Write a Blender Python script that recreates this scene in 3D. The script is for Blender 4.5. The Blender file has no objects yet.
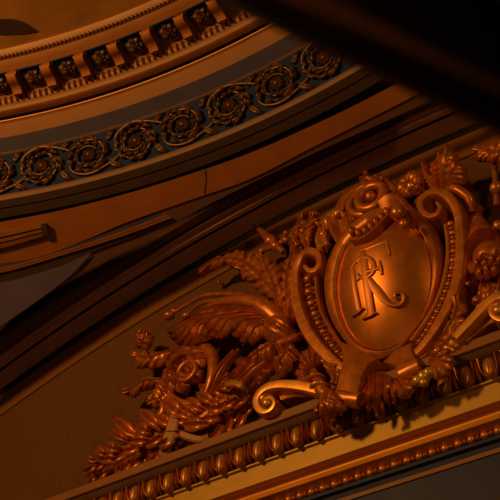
import bpy, bmesh, math, random
from math import sin, cos, pi, radians, sqrt, exp
from mathutils import Vector, Matrix
random.seed(7)
S = bpy.context.scene
COL = S.collection

# ------------------------------------------------------------------ camera (surveyed from the cornice, arch and ring lines)
PITCH, AZ, ROLL, F = radians(42.54), radians(-34.07), radians(-0.126), 1000.0
CAM = Vector((3.19, -7.07, -6.46))
fw = Vector((sin(AZ) * cos(PITCH), cos(AZ) * cos(PITCH), sin(PITCH)))
_r = fw.cross(Vector((0, 0, 1))).normalized(); _u = _r.cross(fw)
rt = _r * cos(ROLL) + _u * sin(ROLL); up = _u * cos(ROLL) - _r * sin(ROLL)


def ray(px, py):
    return rt * ((px - 250) / F) + up * ((250 - py) / F) + fw


def P(px, py, d=0.0):
    """point of the wall relief standing d in front of the tympanum plane y=0 -> (x, z, d)"""
    r = ray(px, py); t = (-d - CAM.y) / r.y; p = CAM + r * t
    return (p.x, p.z, d)


def Pz(px, py, z):
    r = ray(px, py); return CAM + r * ((z - CAM.z) / r.z)


def Py(px, py, y):
    r = ray(px, py); return CAM + r * ((y - CAM.y) / r.y)


def w3(q):
    return Vector((q[0], -q[2], q[1]))


# ------------------------------------------------------------------ materials
def mat(name, base, rough=.5, metal=0., var=.25, scale=12., bump=.0, base2=None, stretch=(1, 1, 1), spec=.5):
    m = bpy.data.materials.new(name); m.use_nodes = True
    nt = m.node_tree; n = nt.nodes; l = nt.links
    b = n['Principled BSDF']
    b.inputs['Roughness'].default_value = rough; b.inputs['Metallic'].default_value = metal
    b.inputs['Specular IOR Level'].default_value = spec
    tc = n.new('ShaderNodeTexCoord'); mp = n.new('ShaderNodeMapping'); mp.inputs['Scale'].default_value = stretch
    l.new(tc.outputs['Object'], mp.inputs['Vector'])
    nz = n.new('ShaderNodeTexNoise'); nz.inputs['Scale'].default_value = scale; nz.inputs['Detail'].default_value = 6
    nz.inputs['Roughness'].default_value = .62
    l.new(mp.outputs['Vector'], nz.inputs['Vector'])
    cr = n.new('ShaderNodeValToRGB')
    c2 = base2 or tuple(c * (1 - var) for c in base)
    cr.color_ramp.elements[0].position = .32; cr.color_ramp.elements[0].color = (*c2, 1)
    cr.color_ramp.elements[1].position = .68; cr.color_ramp.elements[1].color = (*base, 1)
    l.new(nz.outputs['Fac'], cr.inputs['Fac']); l.new(cr.outputs['Color'], b.inputs['Base Color'])
    rr = n.new('ShaderNodeMapRange'); rr.inputs['To Min'].default_value = max(.05, rough - .09); rr.inputs['To Max'].default_value = min(1, rough + .09)
    l.new(nz.outputs['Fac'], rr.inputs['Value']); l.new(rr.outputs['Result'], b.inputs['Roughness'])
    if bump:
        bp = n.new('ShaderNodeBump'); bp.inputs['Strength'].default_value = bump; bp.inputs['Distance'].default_value = .02
        l.new(nz.outputs['Fac'], bp.inputs['Height']); l.new(bp.outputs['Normal'], b.inputs['Normal'])
    return m


M = {}
M['gilt'] = mat('bronzed_gilt', (.64, .205, .032), .36, .55, .38, 9., .12)
M['leafgilt'] = mat('carved_gilt', (.60, .165, .026), .37, .5, .42, 11., .15)
M['shield'] = mat('burnished_gilt', (.62, .19, .028), .37, .75, .22, 5., .05)
M['monogram'] = mat('monogram_gilt', (.52, .15, .024), .45, .5, .3, 8., .05)
M['litgilt'] = mat('lit_gilt', (.86, .36, .06), .34, .6, .25, 9., .08)  # lighter copy of the gilt: light put into the colour of lit parts
M['yellowgilt'] = mat('yellow_gilt', (.74, .40, .075), .36, .5, .35, 8., .1)
M['egg'] = mat('egg_gilt', (.50, .185, .032), .38, .45, .3, 9., .1)
M['fabric'] = mat('tympanum_cloth', (.145, .055, .018), .85, 0, .22, 5., .15, stretch=(9, 1, .6), spec=.12)
M['border'] = mat('tympanum_border', (.22, .078, .018), .75, 0, .2, 4., .08, stretch=(6, 1, .8), spec=.12)
M['darkline'] = mat('dark_line_and_shade', (.02, .011, .008), .8, 0, .2, spec=.12)  # painted line, grooves and joint; also shade put in as dark colour
M['ledge'] = mat('ledge_paint', (.26, .085, .014), .6, 0, .2, 4.)
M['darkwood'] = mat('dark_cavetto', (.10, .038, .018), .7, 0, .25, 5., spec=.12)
M['fascia'] = mat('gold_fascia', (.52, .265, .024), .5, .25, .25, 4., .05, stretch=(.6, 1, 3))
M['cove'] = mat('cove_paint', (.78, .29, .022), .45, .25, .2, 3., stretch=(.5, 1, 2))
M['plum'] = mat('plum_paint', (.034, .034, .12), .5, 0, .2, 4., spec=.12)
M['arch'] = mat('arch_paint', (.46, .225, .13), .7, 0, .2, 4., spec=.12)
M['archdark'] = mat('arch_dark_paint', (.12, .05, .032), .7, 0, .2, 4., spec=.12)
M['ring'] = mat('ring_orange', (.22, .064, .006), .5, .15, .2, 3., .04)
M['ringbright'] = mat('ring_fillet', (.37, .112, .012), .45, .25, .2, 3.)
M['ringgrey'] = mat('ring_grey', (.062, .050, .11), .65, 0, .2, 4., spec=.12)
M['pink'] = mat('ring_rose', (.22, .10, .06), .55, .05, .2, 4.)
M['umber'] = mat('ring_umber', (.058, .029, .019), .6, 0, .2, 4., spec=.12)
M['blue'] = mat('frieze_blue', (.014, .024, .10), .7, 0, .35, 8., spec=.12)
M['deepblue'] = mat('coffer_blue', (.010, .024, .12), .7, 0, .3, 8., spec=.12)
M['dome'] = mat('dome_paint', (.165, .064, .009), .6, .05, .3, 2.2, .03, spec=.12)
M['oculus'] = mat('dome_dark_panel', (.02, .007, .006), .7, 0, .3, 5., spec=.12)
M['field'] = mat('pendentive_field', (.125, .09, .19), .7, 0, .25, 2.5, spec=.12)
M['frieze'] = mat('frieze_gilt', (.25, .105, .03), .42, .4, .45, 14., .2)
M['rosette'] = mat('coffer_rosette_paint', (.13, .05, .022), .5, .2, .4, 14., .2)
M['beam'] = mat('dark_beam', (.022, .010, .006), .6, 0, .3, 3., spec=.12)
M['beamtrim'] = mat('beam_moulding', (.26, .09, .03), .5, .1, .25, 3., spec=.12)


# ------------------------------------------------------------------ mesh helpers
def link(name, verts, faces, m, parent=None, smooth=40., solid=0., bevel=0.):
    off = Vector(parent_loc(parent)) if parent else Vector()
    me = bpy.data.meshes.new(name)
    me.from_pydata([tuple(Vector(v) - off) for v in verts], [], faces)
    bm = bmesh.new(); bm.from_mesh(me)
    bmesh.ops.remove_doubles(bm, verts=bm.verts, dist=1e-6)
    bmesh.ops.recalc_face_normals(bm, faces=bm.faces)
    bm.to_mesh(me); bm.free()
    me.polygons.foreach_set('use_smooth', [True] * len(me.polygons))
    me.set_sharp_from_angle(angle=radians(smooth))
    me.materials.append(M[m])
    o = bpy.data.objects.new(name, me); COL.objects.link(o)
    if parent: o.parent = parent
    if solid:
        md = o.modifiers.new('solid', 'SOLIDIFY'); md.thickness = solid; md.offset = -1 if solid > 0 else 0
    return o


def parent_loc(p):
    v = Vector()
    while p: v = v + p.location; p = p.parent
    return v


def thing(name, loc, label, cat, group=None):
    o = bpy.data.objects.new(name, None); COL.objects.link(o)
    o.location = loc; o.empty_display_size = .1
    o['label'] = label; o['category'] = cat
    if group: o['group'] = group
    return o


def structure(o, label=None):
    o['kind'] = 'structure'
    if label: o['label'] = label
    return o


def grid(rows, closed_u=False, closed_v=False):
    """rows of points -> verts, faces"""
    nu, nv = len(rows), len(rows[0]); V = [p for r in rows for p in r]; Fc = []
    for i in range(nu if closed_u else nu - 1):
        for j in range(nv if closed_v else nv - 1):
            a, b = i, (i + 1) % nu; c, d = j, (j + 1) % nv
            Fc.append((a * nv + c, a * nv + d, b * nv + d, b * nv + c))
    return V, Fc


def cr(pts, n, closed=False):
    """Catmull-Rom resample of tuples, n points, even in arc length"""
    k = len(pts); D = len(pts[0]); out = []
    if k == 2 and not closed:
        return [tuple(pts[0][c] * (1 - i / (n - 1)) + pts[1][c] * i / (n - 1) for c in range(D)) for i in range(n)]
    seg = k if closed else k - 1
    for s in range(seg):
        p1, p2 = pts[s % k], pts[(s + 1) % k]
        p0 = pts[(s - 1) % k] if closed or s > 0 else tuple(2 * a - b for a, b in zip(p1, p2))
        p3 = pts[(s + 2) % k] if closed or s + 2 < k else tuple(2 * a - b for a, b in zip(p2, p1))
        for j in range(14):
            t = j / 14
            out.append(tuple(.5 * ((2 * b) + (c - a) * t + (2 * a - 5 * b + 4 * c - d) * t * t + (3 * b - a - 3 * c + d) * t ** 3)
                             for a, b, c, d in zip(p0, p1, p2, p3)))
    out.append(tuple(pts[0] if closed else pts[-1]))
    L = [0.]
    for a, b in zip(out, out[1:]): L.append(L[-1] + sqrt(sum((x - y) ** 2 for x, y in zip(a[:3], b[:3]))))
    res = []; j = 0; m = n if closed else n - 1
    for i in range(n):
        t = L[-1] * i / m
        while j < len(L) - 2 and L[j + 1] < t: j += 1
        f = (t - L[j]) / max(1e-9, L[j + 1] - L[j])
        res.append(tuple(a * (1 - f) + b * f for a, b in zip(out[j], out[j + 1])))
    return res


def lerp(a, b, t): return a + (b - a) * t


def samp(vals, u):
    x = u * (len(vals) - 1); i = min(int(x), len(vals) - 2); f = x - i; f = f * f * (3 - 2 * f)
    return vals[i] * (1 - f) + vals[i + 1] * f


def tube_geo(pts, rad, seg=10, flat=1.):
    """pts: world Vectors, rad: list sampled along. Closed ends."""
    n = len(pts); rows = []; up0 = Vector((0, -1, 0))
    for i in range(n):
        t = (pts[min(i + 1, n - 1)] - pts[max(i - 1, 0)]).normalized()
        s = t.cross(up0)
        if s.length < 1e-3: s = t.cross(Vector((1, 0, 0)))
        s.normalize(); o = s.cross(t).normalized()
        r = samp(rad, i / (n - 1))
        rows.append([pts[i] + s * (r * cos(2 * pi * k / seg)) + o * (r * flat * sin(2 * pi * k / seg)) for k in range(seg)])
    V, Fc = grid(rows, closed_v=True)
    Fc.append(tuple(range(seg - 1, -1, -1))); b = (n - 1) * seg; Fc.append(tuple(range(b, b + seg)))
    return V, Fc


def tube(name, px, rad, m, parent, n=36, seg=10, flat=1.):
    """px: list of (px,py,depth)"""
    pts = [w3(q) for q in cr([P(*p) for p in px], n)]
    V, Fc = tube_geo(pts, rad, seg, flat)
    return link(name, V, Fc, m, parent, 60)


def ball_geo(c, ax, ru, rv=None, rw=None, nu=9, nv=14, taper=0.):
    """ellipsoid: c centre, ax=(e1,e2,e3) unit axes with radii ru,rv,rw; taper along e1"""
    rv = rv or ru; rw = rw or rv; rows = []
    for i in range(nu + 1):
        a = -pi / 2 + pi * i / nu
        k = 1 - taper * sin(a)
        rows.append([c + ax[0] * (ru * sin(a)) + ax[1] * (rv * k * cos(a) * cos(2 * pi * j / nv)) + ax[2] * (rw * k * cos(a) * sin(2 * pi * j / nv)) for j in range(nv)])
    return grid(rows, closed_v=True)


AXW = (Vector((1, 0, 0)), Vector((0, 0, 1)), Vector((0, -1, 0)))


def ball(name, px, r, m, parent, rx=None, ry=None):
    V, Fc = ball_geo(w3(P(*px)), AXW, rx or r, ry or r, r)
    return link(name, V, Fc, m, parent, 80)


def leaf_geo(spine, wa, wb, nl=5, H=.05, Fl=.05, lobe=.5, sweep=.8, curl=.0, nu=84, nv=29, vein=.02, phase=0., fine=.014, droop=.04):
    """spine: (x,z,d) tuples; wa/wb: half widths left / right of travel (world). Fluted, lobed acanthus leaf."""
    sp = cr(spine, nu)
    T = []
    for i in range(nu):
        a, b = sp[max(0, i - 1)], sp[min(nu - 1, i + 1)]
        l = sqrt((b[0] - a[0]) ** 2 + (b[1] - a[1]) ** 2) or 1e-9
        T.append(((b[0] - a[0]) / l, (b[1] - a[1]) / l))
    rows = []
    for i in range(nu):
        u = i / (nu - 1); x, z, d = sp[i]; tx, tz = T[i]; nx, nz = -tz, tx
        s = u * nl + phase; ph = 2 * (s - math.floor(s)) - 1; lb = (1 - abs(ph) ** 2.4) ** .5
        end = min(1, (1 - u) / .10) ** .5 if u > .9 else 1.
        row = []
        for j in range(nv):
            v = -1 + 2 * j / (nv - 1); av = abs(v)
            w = samp(wa if v > 0 else wb, u) * end
            o = 1 - lobe * (1 - lb) * av
            off = v * w * o; adv = sweep * w * av ** 1.6
            g = min(1, w / .1)
            h = H * (1 - v * v) - droop * av ** 4 + g * (Fl * av * (.8 - ph * ph) - Fl * 1.1 * av ** .6 * exp(-((1 - abs(ph)) / .16) ** 2) * (lobe > .15)
                + fine * av ** .7 * cos(ph * pi * 3)) + vein * exp(-(v / .11) ** 2) - vein * exp(-((av - .22) / .08) ** 2)
            h += curl * max(0, (u - .72) / .28) ** 2
            row.append(Vector((x + nx * off + tx * adv, -(d + h), z + nz * off + tz * adv)))
        rows.append(row)
    return grid(rows)


def acanthus_geo(spine, wa, wb, nf=6, H=.045, curl=.05, sweep=1.25, lb_=.78, ls_=.26, Fl=.06, droop=.05, lobes=None, fingers=3):
    """acanthus leaf: broad lobes, each cut into three grooved fingers that flow forward off the midrib"""
    nu, nv = 120, 33; nl = lobes or max(2, round(nf * .62))
    sp = cr(spine, nu); rows = []
    Lw = sum(sqrt((a[0] - b[0]) ** 2 + (a[1] - b[1]) ** 2) for a, b in zip(sp, sp[1:]))
    for i in range(nu):
        u = i / (nu - 1); x, z, d = sp[i]; a, b = sp[max(0, i - 2)], sp[min(nu - 1, i + 2)]
        l = sqrt((b[0] - a[0]) ** 2 + (b[1] - a[1]) ** 2) or 1e-9; tx, tz = (b[0] - a[0]) / l, (b[1] - a[1]) / l; nx, nz = -tz, tx
        end = min(1, (1 - u) / .10) ** .5 if u > .9 else 1.
        row = []
        for j in range(nv):
            v = -1 + 2 * j / (nv - 1); av = abs(v)
            s_ = u * nl + (.18 if v > 0 else 0); ph = 2 * (s_ - math.floor(s_)) - 1; s3 = s_ * fingers; ps = 2 * (s3 - math.floor(s3)) - 1
            lb = max(0, 1 - abs(ph) ** 2.6) ** .5; ls = max(0, 1 - ps * ps) ** .5
            w = samp(wa if v > 0 else wb, u) * end; g = min(1, (w / .24) ** 1.2)
            o = 1 - av ** 1.3 * (lb_ * (1 - lb) + ls_ * (1 - ls))
            off = v * w * o; adv = sweep * w * av ** 1.5 * (1 - .75 * u)
            h = H * (1 - v * v) + g * (Fl * av ** .8 * (.55 - ps * ps * 1.1) - Fl * 1.6 * av ** .8 * exp(-((1 - abs(ph)) / .13) ** 2)) \
                + .025 * exp(-(v / .10) ** 2) - droop * av ** 5 * .8 + .03 * exp(-((av - .86) / .09) ** 2) * g
            h += curl * max(0, (u - .7) / .3) ** 2
            row.append(Vector((x + nx * off + tx * adv, -(d + h), z + nz * off + tz * adv)))
        rows.append(row)
    return grid(rows)


def acanthus(name, px, wa, wb, m, parent, solid=.03, **k):
    V, Fc = acanthus_geo([P(*p) for p in px], [w / 78 for w in wa], [w / 78 for w in wb], **k)
    return link(name, V, Fc, m, parent, 70, solid=solid)


def strand_leaf(name, spine, tips, m, parent, w=4.2, d=.40, lift=.05):
    """leaf whose long rounded fingers run along the spine and peel off to their tips; tips: (u, px, py)"""
    c = cr(spine, 60); V = []; Fc = []
    for k, (u, tx, ty) in enumerate(tips):
        u = max(.1, u - .16)
        i = int(u * 59); j = int(u * 34); h = int(u * 8); dd = d - .02 + .02 * (k % 2)
        a, b, e = c[h], c[j], c[i]; f = .35
        pts = [(a[0], a[1], dd - .06), (b[0], b[1], dd + .01), (lerp(e[0], tx, f), lerp(e[1], ty, f), dd + lift), (lerp(e[0], tx, .75), lerp(e[1], ty, .75), dd + lift), (tx, ty, dd - .03)]
        ws = [x / 78 for x in (w * .4, w * .7, w, w * 1.1, w * .2)]
        v, fc = leaf_geo([P(*q) for q in pts], ws, ws, nl=1, lobe=0, H=.03, Fl=0, fine=0, sweep=.1, nu=36, nv=13, vein=-.022, droop=.04)
        b0 = len(V); V += v; Fc += [tuple(t + b0 for t in q) for q in fc]
    return link(name, V, Fc, m, parent, 70, solid=.03)


def leaf(name, px, wa, wb, m, parent, solid=.035, **k):
    V, Fc = leaf_geo([P(*p) for p in px], [w / 78 for w in wa], [w / 78 for w in wb], **k)
    return link(name, V, Fc, m, parent, 70, solid=solid)


def ribbon(name, A, B, prof, m, parent, n=60, closed=False, smooth=35., skirt=.06, byangle=None):
    """band between edges A and B given as (px,py,depth); prof: list of (t,height)"""
    qa = [P(*p) for p in A]; qb = [P(*p) for p in B]
    if closed:
        c = P(*byangle)

        def resamp(q):
            d = cr(q, 400, True); out = []
            ang = [math.atan2(p[1] - c[1], p[0] - c[0]) for p in d]
            for i in range(n):
                a = -pi + 2 * pi * i / n
                j = min(range(400), key=lambda k: abs((ang[k] - a + pi) % (2 * pi) - pi)); out.append(d[j])
            # light smoothing of the nearest-sample pick
            return [tuple((out[i - 1][k] + 2 * out[i][k] + out[(i + 1) % n][k]) / 4 for k in range(3)) for i in range(n)]
        qa, qb = resamp(qa), resamp(qb)
    else:
        qa, qb = cr(qa, n), cr(qb, n)
    rows = []
    for a, b in zip(qa, qb):
        row = []
        if skirt is not None: row.append(Vector((a[0], -skirt, a[1])))
        for t, h in prof:
            q = [lerp(a[k], b[k], t) for k in range(3)]
            row.append(Vector((q[0], -(q[2] + h), q[1])))
        if skirt is not None: row.append(Vector((b[0], -skirt, b[1])))
        rows.append(row)
    V, Fc = grid(rows, closed_u=closed)
    if not closed and skirt is not None:
        k = len(rows[0]); Fc.append(tuple(range(k))); b = (len(rows) - 1) * k; Fc.append(tuple(range(b + k - 1, b - 1, -1)))
    return link(name, V, Fc, m, parent, smooth)


def band(name, C, wid, prof, m, parent, n=90, skirt=.06, smooth=35.):
    """flat moulded band along a centre line (px,py,depth) with widths in px; prof: (across -1..1, height)"""
    Q = cr([P(*c) for c in C], n); rows = []
    for i in range(n):
        a, b = Q[max(0, i - 1)], Q[min(n - 1, i + 1)]
        l = sqrt((b[0] - a[0]) ** 2 + (b[1] - a[1]) ** 2); nx, nz = -(b[1] - a[1]) / l, (b[0] - a[0]) / l
        w = samp(wid, i / (n - 1)) / 156; x, z, d = Q[i]
        row = [Vector((x + nx * w * prof[0][0], -skirt, z + nz * w * prof[0][0]))]
        row += [Vector((x + nx * w * t, -(d + h), z + nz * w * t)) for t, h in prof]
        row.append(Vector((x + nx * w * prof[-1][0], -skirt, z + nz * w * prof[-1][0]))); rows.append(row)
    V, Fc = grid(rows); k = len(rows[0]); Fc += [tuple(range(k)), tuple(range(len(V) - 1, len(V) - 1 - k, -1))]
    return link(name, V, Fc, m, parent, smooth)


def ROUND(t0, t1, h0, h1, n=6):
    return [(lerp(t0, t1, i / n), h0 + (h1 - h0) * sin(pi * i / n)) for i in range(n + 1)]


def extrude_x(name, prof, x0, x1, m, parent=None, smooth=30., nx=2):
    """prof: list of (y,z) from top to bottom, run along X"""
    rows = [[Vector((lerp(x0, x1, i / (nx - 1)), y, z)) for y, z in prof] for i in range(nx)]
    V, Fc = grid(rows)
    return link(name, V, Fc, m, parent, smooth)


# ------------------------------------------------------------------ the tympanum wall and its borders
ZC = -16.94
def arc_pts(r, y, x0=-9.5, x1=6.0, n=90):
    return [Vector((x, y, ZC + sqrt(r * r - x * x))) for x in [lerp(x0, x1, i / (n - 1)) for i in range(n)]]


def arch_r(pts, y):
    """mean radius of the arch line through image points on plane y"""
    return sum(sqrt(p.x ** 2 + (p.z - ZC) ** 2) for p in [Py(a, b, y) for a, b in pts]) / len(pts)


def arch_strip(name, r0, y0, r1, y1, m, extra=()):
    rows = [arc_pts(r, y) for r, y in [(r0, y0), *extra, (r1, y1)]]
    V, Fc = grid(rows)
    return structure(link(name, V, Fc, m, None, 30))


r3 = arch_r([(30, 375), (125, 309), (250, 236), (375, 170)], 0)
r4 = arch_r([(60, 375), (125, 330), (207, 282)], 0)
XS = [lerp(-9.5, 6, i / 89) for i in range(90)]
# cloth field: from far below the cornice up to the painted line
V, Fc = grid([[Vector((x, 0, -9)) for x in XS], arc_pts(r4 - .012, 0)])
structure(link('wall_back', V, Fc, 'fabric'), 'brown cloth field of the lunette behind the relief')
arch_strip('trim_1', r4 - .012, 0, r4 + .018, 0, 'darkline')
arch_strip('trim_2', r4 + .018, 0, r3 - .03, 0, 'border')
arch_strip('trim_3', r3 - .03, 0, r3 + .06, -.02, 'darkline')  # dark strip painted in for the shadow gap where wall meets soffit

# arch soffit: from the wall out to the arch front
YF = -.95
def Y_at(r, pts):
    """depth at which the ray through the image points meets the arch cylinder of radius r (mean)"""
    out = []
    for a, b in pts:
        lo, hi = .3, -2.5
        f = lambda y: sqrt(Py(a, b, y).x ** 2 + (Py(a, b, y).z - ZC) ** 2) - r
        flo = f(lo)
        for _ in range(40):
            mid = (lo + hi) / 2
            if (f(mid) > 0) == (flo > 0): lo = mid
            else: hi = mid
        out.append((lo + hi) / 2)
    return sum(out) / len(out)


rs = r3 + .06
yL2 = Y_at(rs, [(125, 285), (182, 250), (250, 211), (312, 178), (375, 146)])
yL2b = Y_at(rs, [(125, 279), (250, 204), (312, 171)])
yL1 = Y_at(rs, [(62, 312), (125, 270), (250, 192)])
yL0 = Y_at(rs, [(125, 258), (62, 300)])
arch_strip('trim_4', rs, -.02, rs, yL2 + .03, 'arch')
arch_strip('trim_5', rs, yL2 + .03, rs, yL2 - .02, 'darkline', extra=[(rs + .03, yL2 + .03), (rs + .03, yL2 - .02)])
arch_strip('trim_6', rs, yL2 - .02, rs - .02, yL1 + .02, 'arch', extra=[(rs - .03, yL2 - .03), (rs - .03, yL2b), (rs, yL2b - .01), (rs, yL2b - .05), (rs - .02, yL2b - .06)])
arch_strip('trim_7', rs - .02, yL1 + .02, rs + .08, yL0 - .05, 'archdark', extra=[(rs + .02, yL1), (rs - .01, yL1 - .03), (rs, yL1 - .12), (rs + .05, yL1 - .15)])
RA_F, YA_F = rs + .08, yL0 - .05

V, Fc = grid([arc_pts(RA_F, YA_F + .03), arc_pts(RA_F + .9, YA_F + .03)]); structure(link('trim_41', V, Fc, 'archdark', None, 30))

# ------------------------------------------------------------------ dome ring entablature (circles round the vertical axis x=0, y=YC)
YC = -11.23
TH0, TH1 = radians(-34), radians(14)
def R_of(px, py, z):
    p = Pz(px, py, z); return sqrt(p.x ** 2 + (p.y - YC) ** 2)


def ringpt(R, th, z): return Vector((R * sin(th), YC + R * cos(th), z))


def ring_strip(name, prof, m, n=110, th0=TH0, th1=TH1, smooth=30.):
    rows = [[ringpt(R, lerp(th0, th1, i / (n - 1)), z) for R, z in prof] for i in range(n)]
    V, Fc = grid(rows)
    return structure(link(name, V, Fc, m, None, smooth))


def th_of(px, py, z):
    p = Pz(px, py, z); return math.atan2(p.x, p.y - YC)


X0 = 125
def K(y, z): return (R_of(X0, y, z), z)


k_ob, k_sh, k_sh2 = K(221, 1.38), K(196, 1.60), K(191, 1.62)
k_171, k_166, k_125 = K(172, 1.72), K(166.5, 1.80), K(125, 2.26)
k_122, k_107, k_92, k_88, k_86 = K(122.5, 2.28), K(107, 2.38), K(92.5, 2.49), K(88.5, 2.51), K(85, 2.53)
k_75, k_65, k_62 = K(75.5, 2.57), K(65, 2.66), K(62, 2.68)
k_36, k_28, k_23, k_17, k_9 = K(36, 2.70), K(29, 2.80), K(23.5, 2.86), K(17, 2.93), K(9, 3.02)
def mid(a, b, t=.5, dr=0., dz=0.): return (lerp(a[0], b[0], t) + dr, lerp(a[1], b[1], t) + dz)


ring_strip('trim_8', [k_sh2, mid(k_sh2, k_sh, .5, .05, .03), k_sh], 'darkline')  # shadow line under the ring, its shade put into the dark colour
ring_strip('trim_9', [k_171, mid(k_171, k_sh2, .45, -.005), mid(k_171, k_sh2, .5, .012, .01), mid(k_171, k_sh2, .55), k_sh2], 'umber')
ring_strip('trim_10', [k_166, mid(k_166, k_171, .5, -.02, -.01), k_171], 'pink')
ring_strip('trim_11', [k_125, k_166], 'blue')
ring_strip('trim_12', [k_122, mid(k_122, k_125, .5, -.015, 0), k_125], 'pink')
ring_strip('trim_13', [k_107, k_122], 'ringgrey')
ring_strip('trim_14', [k_92, k_107], 'ring')
ring_strip('trim_15', [k_88, mid(k_88, k_92, .45, -.01), mid(k_88, k_92, .5, .01), mid(k_88, k_92, .55), k_92], 'ringbright')
ring_strip('trim_16', [k_86, mid(k_86, k_88, .5, .06, .02), k_88], 'darkline')
ring_strip('trim_17', [k_65] + [mid(k_65, k_75, t, -.02 * sin(pi * t)) for t in (.25, .5, .75)] + [k_75] + [mid(k_75, k_86, t, -.02 * sin(pi * t), -.01 * sin(pi * t)) for t in (.25, .5, .75)] + [k_86], 'ring')
ring_strip('trim_18', [k_36, k_62, k_65], 'ring')
ring_strip('trim_19', [k_23, k_28, mid(k_28, k_36, .3), k_36], 'ring')
ring_strip('trim_20', [k_9, mid(k_9, k_17, .5, -.015), k_17, mid(k_17, k_23, .5, .03), k_23], 'ring')
# dome surface above the ring
dome_prof = [k_9]
R9 = k_9[0]
for i in range(1, 14):
    a = i / 13 * radians(60)
    dome_prof.append((R9 - .06 - (R9 + 1.0) * .9 * (1 - cos(a)) * 1.05 - .10 * i / 13, k_9[1] + .04 + 5.2 * sin(a) * .8))
o = ring_strip('ceiling', dome_prof, 'dome', n=80, th0=radians(-60), th1=radians(40))
# dark painted lens shape on the dome, left edge: sits just under the dome surface
def dome_hit(px, py):
    r = ray(px, py); best = None
    lo, hi = 5., 40.
    def outside(t):
        p = CAM + r * t; R = sqrt(p.x ** 2 + (p.y - YC) ** 2)
        if p.z < dome_prof[0][1]: return False
        for (ra, za), (rb, zb) in zip(dome_prof, dome_prof[1:]):
            if za <= p.z <= zb: return R > lerp(ra, rb, (p.z - za) / (zb - za))
        return True
    t = lo
    while t < hi:
        if outside(t): break
        t += .02
    return CAM + r * (t - .03)


oc_up = [(-34, 24), (-20, 20.5), (0, 19), (14, 19.2), (26, 23), (35, 29.2), (39, 31.5)]
oc_dn = [(-34, 27), (-20, 33), (0, 35), (14, 34.8), (26, 34), (35, 32.5), (39, 31.5)]
rows = []
for a, b in zip(cr(oc_up, 24), cr(oc_dn, 24)):
    rows.append([dome_hit(lerp(a[0], b[0], t), lerp(a[1], b[1], t)) for t in (0, .33, .66, 1)])
V, Fc = grid(rows); structure(link('trim_21', V, Fc, 'oculus', None, 40))

ORD = ['leftmost', 'second', 'third', 'fourth', 'fifth', 'sixth', 'seventh', 'eighth', 'ninth']
def ordl(i, what='from the left'): return ('leftmost' if i == 0 else ORD[i] + ' ' + what)


# beads along the ring (parts of their own mouldings)
def ring_beads(prefix, a, b, sp, m, ra, rb, th0, th1, label, pair=False):
    host = ring_strip(prefix, [mid(a, b, .15), mid(a, b, .5, .012), mid(a, b, .85)], m, th0=TH0, th1=TH1)
    host['label'] = label
    R, z = mid(a, b, .5, -.005)
    n = int((th1 - th0) * R / sp); proto = None
    for i in range(n):
        th = th0 + (i + .5) * sp / R
        e1 = Vector((cos(th), -sin(th), 0)); nrm = Vector((-sin(th), -cos(th), -.45)).normalized(); e3 = e1.cross(nrm)
        if proto is None:
            V, Fc = ball_geo(Vector(), AXW, ra, rb, rb, 6, 10)
            proto = link('bead', V, Fc, m, None, 80); o = proto
        else:
            o = proto.copy(); COL.objects.link(o)
        o.parent = host
        o.matrix_world = Matrix.Translation(ringpt(R, th, z)) @ Matrix((e1, e3, nrm)).transposed().to_4x4()
    return host


ring_beads('trim_22', k_17, k_23, .050, 'ring', .020, .024, th_of(-8, 62, 2.9), th_of(178, -3, 2.9), 'fine bead strip above the brackets of the ceiling ring')
# leaf-and-dart strip
host = ring_strip('trim_23', [mid(k_62, k_75, .12), mid(k_62, k_75, .5, .01), mid(k_62, k_75, .8)], 'ring')
host['label'] = 'small carved leaf strip below the brackets of the ceiling ring'
R, z = mid(k_62, k_75, .46, -.005)
tha, thb = th_of(-6, 109, 2.62), th_of(256, 12, 2.62); sp = .072; proto = None
for i in range(int((thb - tha) * R / sp)):
    th = tha + (i + .5) * sp / R
    e1 = Vector((cos(th), -sin(th), 0)); nrm = Vector((-sin(th), -cos(th), -.8)).normalized(); e3 = e1.cross(nrm)
    if proto is None:
        V, Fc = leaf_geo([(0, .042, 0), (0, 0, .012), (0, -.042, .004)], [.018, .03, .022, .004], [.018, .03, .022, .004], nl=2, H=.016, Fl=.01, lobe=.35, sweep=.2, nu=12, nv=9, vein=.012, fine=0, droop=.012)
        proto = link('carved_leaf', V, Fc, 'ringbright', None, 80, solid=.01); o = proto
    else:
        o = proto.copy(); COL.objects.link(o)
    o.parent = host
    o.matrix_world = Matrix.Translation(ringpt(R, th, z)) @ Matrix((e1, -nrm, e3)).transposed().to_4x4()

# modillion brackets and rosette coffers
ZS = 2.70
Rs0, Rs1 = k_62[0], k_36[0]
Rm = (Rs0 + Rs1) / 2; RL = abs(Rs0 - Rs1)
ros_px = [(2, 86), (35, 77), (67, 67), (101, 55), (135.5, 42), (168, 28), (200, 13)]
ths = [th_of(a, b, ZS) for a, b in ros_px]
n7 = len(ths); mx = sum(range(n7)) / n7; my = sum(ths) / n7
STEP = sum((i - mx) * (t - my) for i, t in enumerate(ths)) / sum((i - mx) ** 2 for i in range(n7)); T0 = my - STEP * mx


def frame(th, R, z):
    e1 = Vector((cos(th), -sin(th), 0)); er = Vector((sin(th), cos(th), 0))
    return Matrix.Translation(ringpt(R, th, z)) @ Matrix((e1, er, Vector((0, 0, 1)))).transposed().to_4x4()


def place(o, mw):
    o.matrix_world = mw


def copy_tree(o):
    c = o.copy(); COL.objects.link(c)
    def rec(src, dst):
        for ch in list(src.children):
            d = ch.copy(); COL.objects.link(d); d.parent = dst; rec(ch, d)
    rec(o, c); return c


tw = STEP * Rm
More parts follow.
